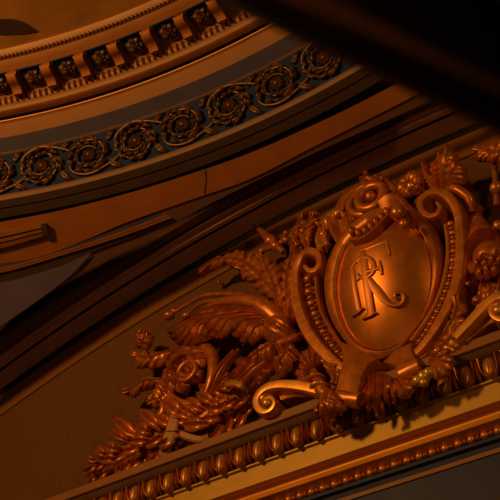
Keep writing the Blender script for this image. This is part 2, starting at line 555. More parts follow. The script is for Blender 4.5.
# coffer: local x tangential, y radial outward, z up
def petal_ring(n, r0, r1, w, h, parent, m, name='petal', tilt=0., nrm_down=True, tw0=0.):
    for k in range(n):
        a = 2 * pi * k / n + tw0; ca, sa = cos(a), sin(a)
        sp = [(r0 * ca, r0 * sa, 0), (lerp(r0, r1, .55) * ca, lerp(r0, r1, .55) * sa, h), (r1 * ca, r1 * sa, h * .4)]
        V, Fc = leaf_geo(sp, [w * .5, w, w * .8, w * .1], [w * .5, w, w * .8, w * .1], nl=2, H=h * .6, Fl=h * .4, lobe=.2, sweep=.1, nu=12, nv=9, vein=-h * .3, fine=0, droop=h * .5)
        # wall frame is (x, -d, z): turn so the depth axis points along -z (down)
        V = [Vector((v.x, v.z, v.y)) for v in V] if nrm_down else V
        link(name, V, Fc, m, parent, 80, solid=.006)


cof = thing('rosette_coffer', (0, 0, 0), '', 'ceiling rosette', 'rosettes between the ceiling brackets')
hw, hr = tw * .325, RL * .5
V = []; Fc = []
# recessed panel with a raised rim
ringsq = [(1, 0), (1, -.02), (.93, -.02), (.90, -.006)]
rows = [[Vector((sx * hw * s, sy * hr * s, z)) for sx, sy in ((-1, -1), (1, -1), (1, 1), (-1, 1))] for s, z in ringsq]
V, Fc = grid(rows, closed_v=True); Fc.append((12, 13, 14, 15))
link('coffer_panel', V, Fc, 'deepblue', cof, 30)
petal_ring(7, .02, .10, .042, .022, cof, 'rosette')
petal_ring(6, .012, .055, .026, .035, cof, 'rosette', tw0=.5)
V, Fc = ball_geo(Vector((0, 0, -.035)), AXW, .02); link('rosette_eye', V, Fc, 'rosette', cof, 80)

mod = thing('bracket', (0, 0, 0), '', 'ceiling bracket', 'brackets of the ceiling ring')
bw = tw * .125
prof = [(RL * .47, 0), (RL * .47, -.05)] + [(lerp(RL * .47, -RL * .30, t), -.05 - .075 * t - .02 * sin(2 * pi * t)) for t in [i / 10 for i in range(1, 11)]]
prof += [(-RL * .30 - .05 * sin(a), -.09 - .035 * cos(a)) for a in [pi * i / 8 for i in range(1, 8)]] + [(-RL * .36, -.045), (-RL * .36, 0)]
prof = [(-y, z) for y, z in prof]
rows = [[Vector((x, y, z)) for y, z in prof] for x in (-bw, bw)]
V, Fc = grid(rows, closed_v=True); k = len(prof); Fc += [tuple(range(k)), tuple(range(2 * k - 1, k - 1, -1))]
link('bracket_body', V, Fc, 'ringbright', mod, 30)
rows = [[Vector((x, y, z)) for y, z in [(-RL * .47, 0), (-RL * .47, -.035), (-RL * .44, -.05), (-RL * .36, -.05)]] for x in (-bw * 1.15, bw * 1.15)]
V, Fc = grid(rows, closed_v=True); Fc += [(0, 1, 2, 3), (7, 6, 5, 4)]
link('bracket_cap', V, Fc, 'ringbright', mod, 30)
cheek = [(-y, z) for y, z in [(RL * .40, -.01), (RL * .40, -.045), (0, -.07), (-RL * .25, -.085), (-RL * .3, -.05), (-RL * .3, -.01)]]
for sx in (-1, 1):
    rows = [[Vector((sx * (bw + e), y, z)) for y, z in cheek] for e in (0, .012)]
    V, Fc = grid(rows, closed_v=True); Fc += [tuple(range(6)), tuple(range(11, 5, -1))]
    link('bracket_cheek', V, Fc, 'archdark', mod, 30)
for i in range(7):
    o = cof if i == 0 else copy_tree(cof)
    place(o, frame(T0 + STEP * i, Rm, ZS)); o['label'] = f'carved rosette in a dark blue square coffer of the ceiling ring, {ordl(i)}'
    o = mod if i == 0 else copy_tree(mod)
    place(o, frame(T0 + STEP * (i + .45), Rm, ZS)); o['label'] = f'orange scrolled bracket under the ceiling ring, {ordl(i)} of the row'

# frieze scroll roundels
fa, fb_ = k_166, k_125
SL = sqrt((fa[0] - fb_[0]) ** 2 + (fa[1] - fb_[1]) ** 2); Rf = (fa[0] + fb_[0]) / 2; zf = (fa[1] + fb_[1]) / 2
cen = [(-4, 177), (42, 162.5), (97, 150), (143, 135.5), (190, 120), (237, 103), (287, 82), (326, 60)]
ths = [th_of(a, b, zf) for a, b in cen]
dth = (ths[-1] - ths[0]) / 7


def roundel(mir):
    t = thing('acanthus_roundel', (0, 0, 0), '', 'frieze scroll', 'gilded scrolls of the blue frieze')
    W_ = dth * Rf; sc = SL * .46
    def L(a, b, h): return Vector((a, -h, b * mir))
    # spiral stem
    pts = []
    for i in range(70):
        u = i / 69; ang = pi * 1.05 - u * 2 * pi * 1.45; r = lerp(1.0, .42, u ** .8)
        pts.append(L(r * sc * 1.10 * cos(ang), r * sc * .95 * sin(ang), .02 + .02 * u))
    V, Fc = tube_geo(pts, [.011, .013, .011, .009, .005], 8); link('spiral_stem', V, Fc, 'frieze', t, 60)
    # link to the next roundel
    pts = [L(*q) for q in cr([(-sc * 1.05, sc * .2, .02), (-sc * 1.0, -sc * .55, .03), (-sc * .5, -sc * .92, .03), (sc * .3, -sc * .98, .03), (W_ * .62, -sc * .45, .025), (W_ * .70, sc * .1, .02)], 40)]
    V, Fc = tube_geo(pts, [.008, .012, .013, .011, .007], 8); link('running_stem', V, Fc, 'frieze', t, 60)
    # husk leaves round the spiral
    for k in range(24):
        rj = random.Random(k * 7 + 3); ang = -pi * .95 + (k + rj.uniform(-.3, .3)) * 2 * pi / 12; r = sc * (.86 if k < 12 else .60) * rj.uniform(.92, 1.05)
        ca, sa = cos(ang), sin(ang)
        q = [(r * .9 * ca * 1.1, r * .9 * sa * mir, .03), (r * 1.08 * cos(ang + .22) * 1.1, r * 1.02 * sin(ang + .22) * mir, .05), (r * 1.16 * cos(ang + .48) * 1.12, r * 1.06 * sin(ang + .48) * mir, .025)]
        V, Fc = leaf_geo(q, [.015, .032, .026, .005], [.012, .022, .018, .004], nl=3, H=.02, Fl=.014, lobe=.45, sweep=.4, nu=16, nv=9, vein=.008, fine=0, droop=.015)
        link('husk_leaf', V, Fc, 'frieze', t, 80, solid=.008)
    # rosette
    rs_ = thing('rosette', (0, 0, 0), '', ''); del rs_['label']; del rs_['category']; rs_.parent = t
    petal_ring(8, .012, sc * .40, .032, .03, rs_, 'frieze', nrm_down=False)
    V, Fc = ball_geo(Vector((0, -.035, 0)), AXW, .025); link('rosette_eye', V, Fc, 'frieze', rs_, 80)
    # two side leaves in the spandrels
    for q in ([(W_ * .42, -sc * .55, .02), (W_ * .52, -sc * .85, .03), (W_ * .66, -sc * 1.0, .015)], [(W_ * .40, sc * .5, .02), (W_ * .50, sc * .85, .03), (W_ * .60, sc * 1.0, .015)]):
        q = [(a, b * mir, h) for a, b, h in q]
        V, Fc = leaf_geo(q, [.02, .035, .025, .005], [.02, .035, .025, .005], nl=3, H=.02, Fl=.014, lobe=.5, sweep=.5, nu=20, nv=9, vein=.008, fine=0, droop=.015)
        link('spandrel_leaf', V, Fc, 'frieze', t, 80, solid=.008)
    return t


protos = {1: roundel(1), -1: roundel(-1)}; used = set()
for i in range(8):
    mir = 1 if i % 2 == 0 else -1
    o = protos[mir] if mir not in used else copy_tree(protos[mir]); used.add(mir)
    th = ths[0] + dth * i
    e1 = Vector((cos(th), -sin(th), 0)); er = Vector((sin(th), cos(th), 0))
    slope = (er * (fb_[0] - fa[0]) + Vector((0, 0, fb_[1] - fa[1]))).normalized()      # up the band
    nrm = e1.cross(slope)                                                            # local y = away from the viewer
    if nrm.dot(er) < 0: nrm = -nrm
    nrm = slope.cross(e1) if slope.cross(e1).dot(er) > 0 else e1.cross(slope)
    place(o, Matrix.Translation(ringpt(Rf, th, zf) - nrm * .004) @ Matrix((e1, nrm, slope)).transposed().to_4x4())
    o['label'] = f'gilded acanthus roundel on the blue ceiling frieze, {ordl(i)}'

# ------------------------------------------------------------------ pendentive: sphere through the ring and the arch front
SPH = Vector((0, YC, ZC)); RHO = sqrt(k_ob[0] ** 2 + (k_ob[1] - ZC) ** 2)
def sph(px, py, lift=0.):
    r = ray(px, py); rn = r.normalized(); oc = CAM - SPH; b = oc.dot(rn); c = oc.dot(oc) - (RHO - lift) ** 2
    t = -b + sqrt(b * b - c); return CAM + rn * t


def sph_strip(name, A, B, m, lift=0., n=70, prof=((0, 0), (1, 0))):
    rows = []
    for a, b in zip(cr(A, n), cr(B, n)):
        rows.append([sph(lerp(a[0], b[0], t), lerp(a[1], b[1], t), lift + h) for t, h in prof])
    V, Fc = grid(rows); return link(name, V, Fc, m, None, 30)


e_ob = [(-60, 231), (0, 222), (62, 210), (125, 194), (187, 175), (250, 153), (311, 126), (357, 104), (430, 66)]
e_orb = [(-60, 270), (0, 263.5), (40, 256.5), (85, 240), (125, 223), (187, 201), (250, 179), (311, 148), (357, 125), (430, 88)]
e_fr0 = [(-60, 275), (0, 268), (62, 251), (125, 230), (166, 214)]
e_fr1 = [(-60, 280), (0, 273), (62, 255.5), (125, 235.5), (172, 218)]
e_gr1 = [(-60, 290), (0, 283), (55, 268), (92, 252), (140, 234), (172, 219)]
e_arch = [(-60, 372), (0, 328), (50, 293), (92, 266), (125, 252), (187, 216), (250, 184), (312, 154), (375, 126), (430, 101)]
S_ = [(0, 0), (.1, .02), (.5, .05), (.9, .02), (1, 0)]
structure(sph_strip('trim_24', e_ob, e_orb, 'ringbright', 0.))
e_d0 = [(-60, 270), (0, 263.5), (40, 256.5), (85, 240), (125, 223), (187, 201), (250, 179), (311, 148), (357, 125), (430, 88)]
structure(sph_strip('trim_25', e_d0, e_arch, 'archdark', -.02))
structure(sph_strip('trim_26', [(-60, 270), (0, 263.5), (40, 256.5), (85, 241), (125, 226), (160, 213)], [(-60, 276), (0, 268.5), (62, 251.5), (100, 239), (125, 230.5), (164, 215)], 'ringgrey', .0))
structure(sph_strip('trim_27', e_fr0, e_fr1, 'ringbright', .0, prof=[(0, 0), (.05, .03), (.45, .03), (.5, .01), (.55, .03), (.95, .03), (1, 0)]))
structure(sph_strip('trim_28', e_fr1, e_gr1, 'umber', .005))
fld_a = [(-60, 290), (0, 283), (55, 268), (80, 257.5), (91, 252.5)]
fld_b = [(-60, 370), (0, 327), (40, 299), (70, 276), (91, 254)]
structure(sph_strip('trim_29', fld_a, fld_b, 'field', .012), 'rose grey triangular field of the pendentive')
structure(sph_strip('trim_40', [(205, 170.5), (205.5, 182), (204, 194)], [(206, 170), (206.5, 182), (205, 193.5)], 'darkline', .004, n=8))
# carved dart on the orange band at the left edge
dart = thing('relief_dart', sph(20, 232), 'reddish carved bar with a square end on the orange band at the left edge', 'relief bar')
A = [(-40, 238), (0, 232), (41, 224)]; B = [(-40, 256), (0, 249), (46, 236)]
rows = []
for a, b in zip(cr(A, 24), cr(B, 24)):
    rows.append([sph(lerp(a[0], b[0], t), lerp(a[1], b[1], t), h) for t, h in [(0, 0), (.03, .05), (.3, .06), (.35, .02), (.42, .05), (.62, .055), (.66, .02), (.74, .05), (.97, .05), (1, 0)]])
V, Fc = grid(rows); Fc.append(tuple(range((len(rows) - 1) * 10, len(rows) * 10)))
link('dart_shaft', V, Fc, 'ring', dart, 25)
rows = [[sph(x, y, h) for (x, y), h in zip([(41, 224), (46, 223), (48, 235), (43, 236.5)], [hh] * 4)] for hh in (0, .075)]
V, Fc = grid(rows, closed_v=True); Fc.append((4, 5, 6, 7)); o = link('dart_end', V, Fc, 'umber', dart, 25); o['label'] = 'dark square end'

# ------------------------------------------------------------------ main cornice under the lunette
XA, XB = -9.0, 5.0
def Zl(pts, d): return sum(P(a, b, d)[1] for a, b in pts) / len(pts)


z_lt = Zl([(250, 421), (317, 398)], .455); z_lb = Zl([(250, 431.5), (317, 406)], .455)
z_et = Zl([(250, 443), (320, 419), (500, 350)], .42); z_eb = Zl([(250, 465), (375, 420), (500, 376)], .34)
z_fb = Zl([(250, 486), (375, 443), (500, 400)], .32)
z_cb = Zl([(375, 466), (500, 426)], .19); z_bb = Zl([(375, 476), (500, 436)], .17); z_th = Zl([(375, 488), (500, 447)], .16)
structure(extrude_x('trim_30', [(0.0, z_lt), (-.44, z_lt), (-.455, z_lt - .015), (-.455, z_lb), (-.44, z_lb - .008)], XA, XB, 'ledge'), 'top ledge of the main cornice')
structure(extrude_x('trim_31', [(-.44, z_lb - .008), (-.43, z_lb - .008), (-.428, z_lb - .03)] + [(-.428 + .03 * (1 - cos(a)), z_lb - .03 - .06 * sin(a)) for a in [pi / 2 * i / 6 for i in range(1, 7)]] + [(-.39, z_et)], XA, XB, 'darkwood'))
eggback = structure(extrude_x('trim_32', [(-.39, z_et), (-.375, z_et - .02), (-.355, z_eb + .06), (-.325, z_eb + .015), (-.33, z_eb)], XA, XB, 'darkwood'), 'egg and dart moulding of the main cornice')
structure(extrude_x('trim_33', [(-.33, z_eb), (-.345, z_eb - .004), (-.345, z_eb - .022), (-.325, z_eb - .03), (-.32, z_eb - .03), (-.32, z_fb)], XA, XB, 'fascia'), 'gold flat fascia of the main cornice')
hc = z_fb - .012 - z_cb
cove = [(-.32, z_fb), (-.31, z_fb - .008), (-.265, z_fb - .010)] + [(-.265 + .035 * sin(pi / 2 * i / 5), z_fb - .010 - hc * .30 * i / 5) for i in range(1, 6)] + [(-.23 - .035 * (i / 8) ** 1.4, z_fb - .010 - hc * (.30 + .58 * i / 8)) for i in range(1, 9)] + [(-.235, z_cb + .006), (-.19, z_cb - .012)]
structure(extrude_x('trim_34', cove, XA, XB, 'cove', None, 40), 'orange cove of the main cornice')
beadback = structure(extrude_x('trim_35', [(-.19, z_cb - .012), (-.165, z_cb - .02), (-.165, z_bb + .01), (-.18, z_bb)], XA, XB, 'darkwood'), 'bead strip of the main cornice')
structure(extrude_x('trim_36', [(-.18, z_bb), (-.205, z_bb - .01), (-.205, z_bb - .04), (-.17, z_bb - .055), (-.16, z_th)], XA, XB, 'plum'))
structure(extrude_x('trim_37', [(-.16, z_th), (-.175, z_th - .008), (-.175, z_th - .045), (-.16, z_th - .05)], XA, XB, 'ledge'))
structure(extrude_x('trim_38', [(-.16, z_th - .05), (-.15, z_th - .42)], XA, XB, 'plum'))
structure(extrude_x('trim_39', [(-.15, z_th - .42), (-.165, z_th - .43), (-.165, z_th - .47), (-.08, z_th - .5), (-.08, z_th - 1.2)], XA, XB, 'archdark'))
# eggs and darts
sp_e = .2085
xe0 = P(258, 452, .39)[0]
egg_p = dart_p = None
zm = (z_et + z_eb) / 2; hE = z_et - z_eb
for i in range(-9, 14):
    x = xe0 + i * sp_e
    if egg_p is None:
        ax = (Vector((0, .28, 1)).normalized(), Vector((1, 0, 0)), Vector((0, -1, .28)).normalized())
        V, Fc = ball_geo(Vector((0, 0, 0)), ax, hE * .66, .058, .062, 12, 16, taper=-.22)
        egg_p = link('egg', V, Fc, 'egg', None, 80); e = egg_p
        rows = []
        for k in range(17):
            a = pi * (k / 16) - pi
            for_ = []
            for r0, h in ((.066, 0), (.072, .045), (.080, .05), (.086, 0)):
                zz = sin(a) * r0 * 1.35 + hE * (.42 if k in (0, 16) else 0)
                for_.append(Vector((cos(a) * r0, -h + zz * -.25, zz + .02)))
            rows.append(for_)
        V, Fc = grid(rows); hoop_p = link('egg_hoop', V, Fc, 'gilt', None, 50); h_ = hoop_p
        rows = []
        for zz, wd, dp in ((hE * .48, .008, .0), (hE * .2, .012, .03), (-hE * .25, .016, .045), (-hE * .4, .012, .045), (-hE * .5, .002, .02)):
            rows.append([Vector((-wd, zz * -.25 + .01, zz)), Vector((-wd * .6, zz * -.25 - dp * .6, zz)), Vector((0, zz * -.25 - dp, zz)), Vector((wd * .6, zz * -.25 - dp * .6, zz)), Vector((wd, zz * -.25 + .01, zz))])
        V, Fc = grid(rows); dart_p = link('dart', V, Fc, 'gilt', None, 40); dd = dart_p
    else:
        e = egg_p.copy(); COL.objects.link(e); h_ = hoop_p.copy(); COL.objects.link(h_); dd = dart_p.copy(); COL.objects.link(dd)
    for o, dx, y in ((e, 0, -.375), (h_, 0, -.37), (dd, sp_e / 2, -.38)):
        o.parent = eggback; o.location = (x + dx, y, zm)
# bead and reel
xb0 = P(300, 497, .19)[0]; sp_b = .118; zb = (z_cb + z_bb) / 2 - .004; bp = None
for i in range(-2, 24):
    if bp is None:
        V, Fc = ball_geo(Vector(), AXW, .040, .040, .036, 7, 12); bp = link('bead', V, Fc, 'gilt', None, 80); o = bp
        V = []; Fc = []
        for dx in (-.008, .008):
            v, f = ball_geo(Vector((dx, 0, 0)), AXW, .006, .033, .030, 5, 12); k = len(V); V += v; Fc += [tuple(a + k for a in q) for q in f]
        rp = link('reel', V, Fc, 'gilt', None, 80); q = rp
    else:
        o = bp.copy(); COL.objects.link(o); q = rp.copy(); COL.objects.link(q)
    o.parent = beadback; o.location = (xb0 + i * sp_b, -.185, zb); q.parent = beadback; q.location = (xb0 + (i + .5) * sp_b, -.185, zb)

# ------------------------------------------------------------------ the cartouche
def base(px, py):
    q = P(px, py, 0); return Vector((q[0], -.02, q[1]))


ct = thing('cartouche', base(385, 300), 'large gilded oval cartouche with scrolled frame and FR monogram in the middle of the lunette', 'cartouche')
C0 = (385, 287)
TILT = .19
def tl(d, py, px=385):
    return d + TILT * (P(385, 287, d)[1] * -1 + P(px, py, d)[1])
SH_D = .43                                            # depth of the shield's edge
sh_out = [(348, 244), (340, 262), (336, 285), (338, 306), (343, 322), (351, 336), (362, 346), (377, 350), (394, 346), (411, 332), (423, 312), (430, 290), (431, 268), (427, 247), (419, 231), (407, 219), (390, 216), (368, 224)]
bz_out = [(337, 240), (328, 258), (323.5, 278), (324, 297), (328, 314), (335, 329), (344, 342), (353, 354), (366, 363), (381, 364), (397, 358), (411, 344), (423, 328), (433, 310), (439.5, 288), (441.5, 266), (439, 246), (432, 227), (420, 211), (398, 203), (370, 210), (350, 224)]
# shield: convex plate
q = cr([P(a, b, tl(SH_D, b, a)) for a, b in sh_out], 72, True)
cx = sum(p[0] for p in q) / 72; cz = sum(p[1] for p in q) / 72; SH_C = sum(p[2] for p in q) / 72
rows = []
def dome_h(k): return .13 * (1 - k ** 2.2)
for k in [i / 16 for i in range(17)]:
    rows.append([Vector((cx + (p[0] - cx) * k, -(SH_C + (p[2] - SH_C) * k + dome_h(k)), cz + (p[1] - cz) * k)) for p in q])
V, Fc = grid(rows, closed_v=True)
shield = link('shield', V, Fc, 'shield', ct, 60)
def shield_d(px, py):
    """depth of the shield surface met by the image point"""
    d = SH_D + .1
    for _ in range(8):
        p = P(px, py, d); a = math.atan2(p[1] - cz, p[0] - cx); acc = wsum = 0
        for e in q:
            da = abs((math.atan2(e[1] - cz, e[0] - cx) - a + pi) % (2 * pi) - pi); g = max(0, 1 - da / .12)
            acc += g * sqrt((e[0] - cx) ** 2 + (e[1] - cz) ** 2); wsum += g
        k = min(1, sqrt((p[0] - cx) ** 2 + (p[1] - cz) ** 2) / (acc / wsum))
        d = SH_C + TILT * (p[1] - cz) + dome_h(k)
    return d


def stroke(name, pts, w, parent, m='monogram', h=.018, n=24):
    """raised flat letter stroke on the shield; pts (px,py), w widths px along"""
    Q = [w3((*P(a, b, shield_d(a, b))[:2], shield_d(a, b))) for a, b in cr(pts, n)]
    rows = []
    for i, p in enumerate(Q):
        t = (Q[min(i + 1, n - 1)] - Q[max(0, i - 1)]).normalized(); s = t.cross(Vector((0, -1, 0))).normalized()
        ww = samp(w, i / (n - 1)) / 78 / 2 * .86; o = Vector((0, -1, 0))
        rows.append([p + s * ww - o * .03, p + s * ww + o * h * .75, p + s * ww * .6 + o * h, p - s * ww * .6 + o * h, p - s * ww + o * h * .75, p - s * ww - o * .03])
    V, Fc = grid(rows); Fc += [tuple(range(6)), tuple(range(len(V) - 1, len(V) - 7, -1))]
    return link(name, V, Fc, m, parent, 40)


lf = bpy.data.objects.new('letter_f', None); COL.objects.link(lf); lf.parent = ct
lr = bpy.data.objects.new('letter_r', None); COL.objects.link(lr); lr.parent = ct
# F: upright, top arm, middle arm
stroke('stem', [(363.5, 251), (366, 275), (369, 297), (371.5, 315)], [6.5, 7, 7, 6.5], lf)
stroke('foot_serif', [(363, 319.5), (370, 315), (377, 313)], [1.5, 4, 1.5], lf)
stroke('top_arm', [(356, 252), (364, 249.5), (376, 245), (387, 241.5)], [1.5, 4.5, 4, 3], lf)
stroke('arm_serif', [(386.5, 240), (388, 247), (390.5, 256)], [3.5, 3, 1.5], lf)
stroke('middle_arm', [(366, 272), (374, 270), (381, 267.5)], [3.5, 3, 3], lf)
stroke('middle_serif', [(380, 261), (381, 268), (382, 275)], [2, 3.2, 2], lf)
# R: upright, bowl, curling leg
stroke('stem', [(352.5, 267), (354.5, 285), (357, 300), (359, 311)], [5, 5, 5, 5], lr)
stroke('foot_serif', [(352.5, 317), (358, 312), (364, 308.5)], [1.5, 4, 1.5], lr)
stroke('head_serif', [(346, 268.5), (352, 266), (357, 263)], [1.5, 4, 2], lr)
stroke('bowl', [(353, 265), (361, 258.5), (369, 258), (374, 264), (373, 272), (367, 277), (358, 278)], [3.5, 3.5, 3.5, 4.5, 4.5, 3.5, 3], lr, n=40)
stroke('bowl_drop', [(358, 274), (358.5, 278), (356.5, 281)], [3, 5, 2.5], lr)
stroke('leg', [(367, 276), (375, 288), (384, 299), (392, 304.5), (400, 304.5), (404, 299), (402, 293.5), (397, 293), (395, 297), (398, 299.5)], [4, 6, 7.5, 7, 5, 4, 3.5, 3, 2.5, 2], lr, n=60)

# smooth bezel round the shield
ribbon('shield_frame', [(a, b, tl(.40, b, a)) for a, b in bz_out], [(a, b, tl(SH_D + .02, b, a)) for a, b in sh_out],
       [(0, -.05), (.05, -.005), (.2, .024), (.5, .032), (.8, .022), (.95, -.004), (1, -.05)], 'gilt', ct, n=120, closed=True, byangle=(*C0, .43), skirt=.32)
rows = [[Vector((cx + (p[0] - cx) * k, -d, cz + (p[1] - cz) * k)) for p in q] for k, d in ((.80, 0), (.80, .22), (.01, .22))]
V, Fc = grid(rows, closed_v=True); link('back_block', V, Fc, 'darkwood', ct, 30)
# two flat straps that run down from the frame and end in small rolls
ribbon('strap', [(340, 342, .44), (343, 360, .50), (340, 376, .56), (336, 391, .58)], [(380, 361, .44), (370, 366, .52), (363, 379, .56), (359, 395, .58)],
       [(0, -.02), (.04, .02), (.5, .05), (.96, .02), (1, -.02)], 'gilt', ct, n=24, skirt=.3)
def roll(name, a, b, r, m, parent):
    A, B = w3(P(*a)), w3(P(*b)); pts = [A.lerp(B, i / 6) for i in range(7)]
    V, Fc = tube_geo(pts, [r, r * 1.04, r], 14); return link(name, V, Fc, m, parent, 50)
roll('strap_roll', (337, 398, .54), (361, 401, .54), .075, 'gilt', ct)
ribbon('strap', [(383, 364, .46), (392, 366, .50), (397, 369, .54), (401, 373, .56)], [(413, 343, .46), (413, 352, .50), (416, 358, .54), (421, 364, .56)],
       [(0, -.02), (.04, .02), (.5, .05), (.96, .02), (1, -.02)], 'gilt', ct, n=24, skirt=.3)
roll('strap_roll', (402, 376, .54), (421, 367, .54), .08, 'gilt', ct)

# left scroll band: flat rim that curls over into the volute, bead channel, inner rim
BD = .44
FLAT = [(-1, -.02), (-.94, .01), (-.7, .03), (0, .035), (.7, .03), (.94, .01), (1, -.02)]
band('scroll_band', [(349, 374, BD), (332, 360.5, BD), (317, 345, BD), (306, 328, BD), (298.5, 308, BD), (295.5, 288, BD), (296.5, 271, BD), (301, 258, BD + .02), (309, 252, BD + .04), (317.5, 254.5, BD + .05), (320.5, 263, BD + .06), (316.5, 270.5, BD + .06), (310, 271.5, BD + .06), (305.5, 267, BD + .06)],
     [8, 9, 9.5, 10, 10, 10, 10, 9.5, 9, 8.5, 8, 7, 6, 4], FLAT, 'gilt', ct, n=140)
ribbon('bead_channel', [(301, 272, .40), (300, 288, .40), (304, 308, .40), (311, 327, .40), (322, 344, .40), (336, 359, .40), (350, 371, .40)], [(318, 268, .40), (318, 283, .40), (319, 297, .40), (322, 311, .40), (328, 325, .40), (336, 340, .40), (353, 362, .40)],
       [(0, -.03), (.08, -.04), (.9, -.05), (1, -.06)], 'gilt', ct, n=50, skirt=.32)
band('inner_rim', [(317, 275, .43), (317.5, 288, .43), (319, 300, .43), (323, 314, .43), (330, 328, .43), (339, 342, .43), (350, 355, .43)], [2.6, 2.8, 2.8, 2.6, 2.5, 2.4, 2.2], FLAT, 'gilt', ct, n=60, skirt=.36)
ball('volute_floor', (310, 264, .22), .12, 'gilt', ct)
def volute(name, c, r0, turns, d, wid, m, parent, start, sgn=1, n=110, rise=.06, ex=1., ez=1.):
    """spiral ribbon in the wall plane about image point c; r in world units"""
    c = P(*c, d); rows = []
    for i in range(n):
        u = i / (n - 1); a = start + sgn * 2 * pi * turns * u; r = r0 * (1 - u) ** .85 + .012; w = wid * (1 - .62 * u)
        row = []
        for t, h in [(-.5, None), (-.5, -.02), (-.38, .018), (-.15, .038), (.15, .038), (.38, .018), (.5, -.02), (.5, None)]:
            rr = max(.003, r + t * w); y = (d + rise * u + h) if h is not None else .12
            row.append(Vector((c[0] + rr * cos(a) * ex, -y, c[1] + rr * sin(a) * ez)))
        rows.append(row)
    V, Fc = grid(rows); k = 8; Fc += [tuple(range(k)), tuple(range(len(V) - 1, len(V) - 1 - k, -1))]
    return link(name, V, Fc, m, parent, 45)
# beads of the left channel, shrinking downwards
bl = cr([(308, 279), (308.5, 290), (311.5, 305), (317.5, 321), (325.5, 336), (335, 349), (345, 360)], 200)
def beads(path, d, r0, r1, parent, m='gilt', gap=1.0, flat=1.0):
    acc = 0; last = path[0]; nxt = 0.; i = 0
    for k, p in enumerate(path):
        acc += sqrt((p[0] - last[0]) ** 2 + (p[1] - last[1]) ** 2); last = p
        u = k / (len(path) - 1); r = lerp(r0, r1, u)
        if acc >= nxt:
            big = i % 2 == 0; rr = r if big else r * .72
            ball('bead' if big else 'reel', (p[0], p[1], d), rr / 78 * .9, m, parent, rx=rr / 78 * (1.0 if big else 1.15) * flat, ry=rr / 78 * (.95 if big else .5))
            nxt = acc + r * (1.75 if big else 1.55) * gap; i += 1
ch_l = bpy.data.objects.new('bead_string', None); COL.objects.link(ch_l); ch_l.parent = ct
beads(bl, BD - .01, 3.7, 1.9, ch_l, 'gilt')

# right scroll band
band('scroll_band', [(408, 362, BD), (424, 346, BD), (438, 326, BD), (449, 305, BD), (456.5, 285, BD), (460, 266, BD), (461, 248, BD), (460.5, 232, BD), (459, 217, BD + .01), (454, 204, BD + .03), (446, 195.5, BD + .05), (437, 192.5, BD + .06), (428, 195, BD + .06), (421.5, 203, BD + .06), (422.5, 212, BD + .06), (430, 217, BD + .06), (438, 215, BD + .06), (441, 208.5, BD + .06), (437.5, 203.5, BD + .06)],
     [6, 7, 8, 8.5, 9, 9.5, 9.5, 9.5, 9, 8.5, 8, 8, 8, 8, 7.5, 7, 6, 5, 3], FLAT, 'gilt', ct, n=170)
ball('volute_floor', (432, 208, .24), .19, 'gilt', ct)
ribbon('bead_channel', [(457, 216, .40), (459, 232, .40), (459, 252, .40), (456, 272, .40), (450, 293, .40), (440, 313, .40), (427, 334, .40), (412, 356, .40)], [(446, 222, .40), (447, 233, .40), (448.5, 247, .40), (448.5, 262, .40), (446, 278, .40), (439, 298, .40), (429, 318, .40), (408, 348, .40)],
       [(0, -.03), (.1, -.04), (.9, -.05), (1, -.06)], 'gilt', ct, n=50, skirt=.32)
band('inner_rim', [(446, 226, .45), (448, 240, .45), (448.5, 254, .45), (447, 270, .45), (442, 290, .45), (434, 309, .45), (423, 327, .45), (412, 342, .45)], [2.4, 2.6, 2.6, 2.6, 2.6, 2.5, 2.4, 2.2], FLAT, 'litgilt', ct, n=60, skirt=.36)
br_ = cr([(450.5, 224), (453, 237), (453.5, 252), (452, 268), (447, 288), (439, 308), (428, 328), (417, 344)], 240)
ch_r = bpy.data.objects.new('bead_string', None); COL.objects.link(ch_r); ch_r.parent = ct
beads(br_, BD + .0, 2.7, 1.7, ch_r, 'gilt')

# top: coiled ribbon with its ribs, scalloped edging, swag, crest leaves
def torus(name, c, R, r, m, parent, sx=1., sz=1., a0=0, a1=2 * pi, tilt=0.):
    c_ = w3(P(*c)); pts = []
    n = 40
    for i in range(n):
        a = lerp(a0, a1, i / (n - 1)); pts.append(c_ + Vector((R * cos(a) * sx, -tilt * sin(a), R * sin(a) * sz)))
    V, Fc = tube_geo(pts, [r], 10); return link(name, V, Fc, m, parent, 60)
knot = bpy.data.objects.new('ribbon_knot', None); COL.objects.link(knot); knot.parent = ct
torus('coil', (371, 197, .46), .15, .05, 'leafgilt', knot)
torus('coil', (366, 200, .40), .19, .05, 'leafgilt', knot)
torus('coil', (361, 203, .34), .21, .05, 'leafgilt', knot)
torus('coil', (356, 206, .28), .21, .05, 'leafgilt', knot)
ball('knot_eye', (371, 197, .40), .07, 'leafgilt', knot)
acanthus('crest_leaf', [(366, 190, .34), (366, 183, .38), (370, 177, .40)], [6, 11, 9, 2], [6, 10, 8, 2], 'leafgilt', ct, nf=3)
acanthus('crest_leaf', [(372, 188, .34), (378, 184, .36), (387, 183, .34)], [5, 8, 6, 1], [5, 8, 6, 1], 'leafgilt', ct, nf=3)
# scalloped edging along the shield's upper left edge
ribbon('scalloped_edging', [(349, 224, 0.56), (356, 228, 0.57), (366, 223, 0.58), (376, 215, 0.58), (386, 206, 0.58)], [(352, 243, 0.66), (362, 241, 0.67), (371, 236, 0.68), (381, 226, 0.68), (390, 217, 0.66)],
       [(0, -.06), (.1, -.03), (.3, -.005), (.5, -.01), (.7, .0), (.78, -.03), (.85, .03), (.95, .03), (1, -.02)], 'leafgilt', ct, n=40, skirt=.2)
for i in range(7):
    u = i / 6; a = cr([(351, 230), (358, 232), (367, 228), (377, 219), (386, 211)], 7)[i]
    ball('scallop', (a[0] + 1, a[1] + 1, .64), .05, 'leafgilt', ct, rx=.032, ry=.06)
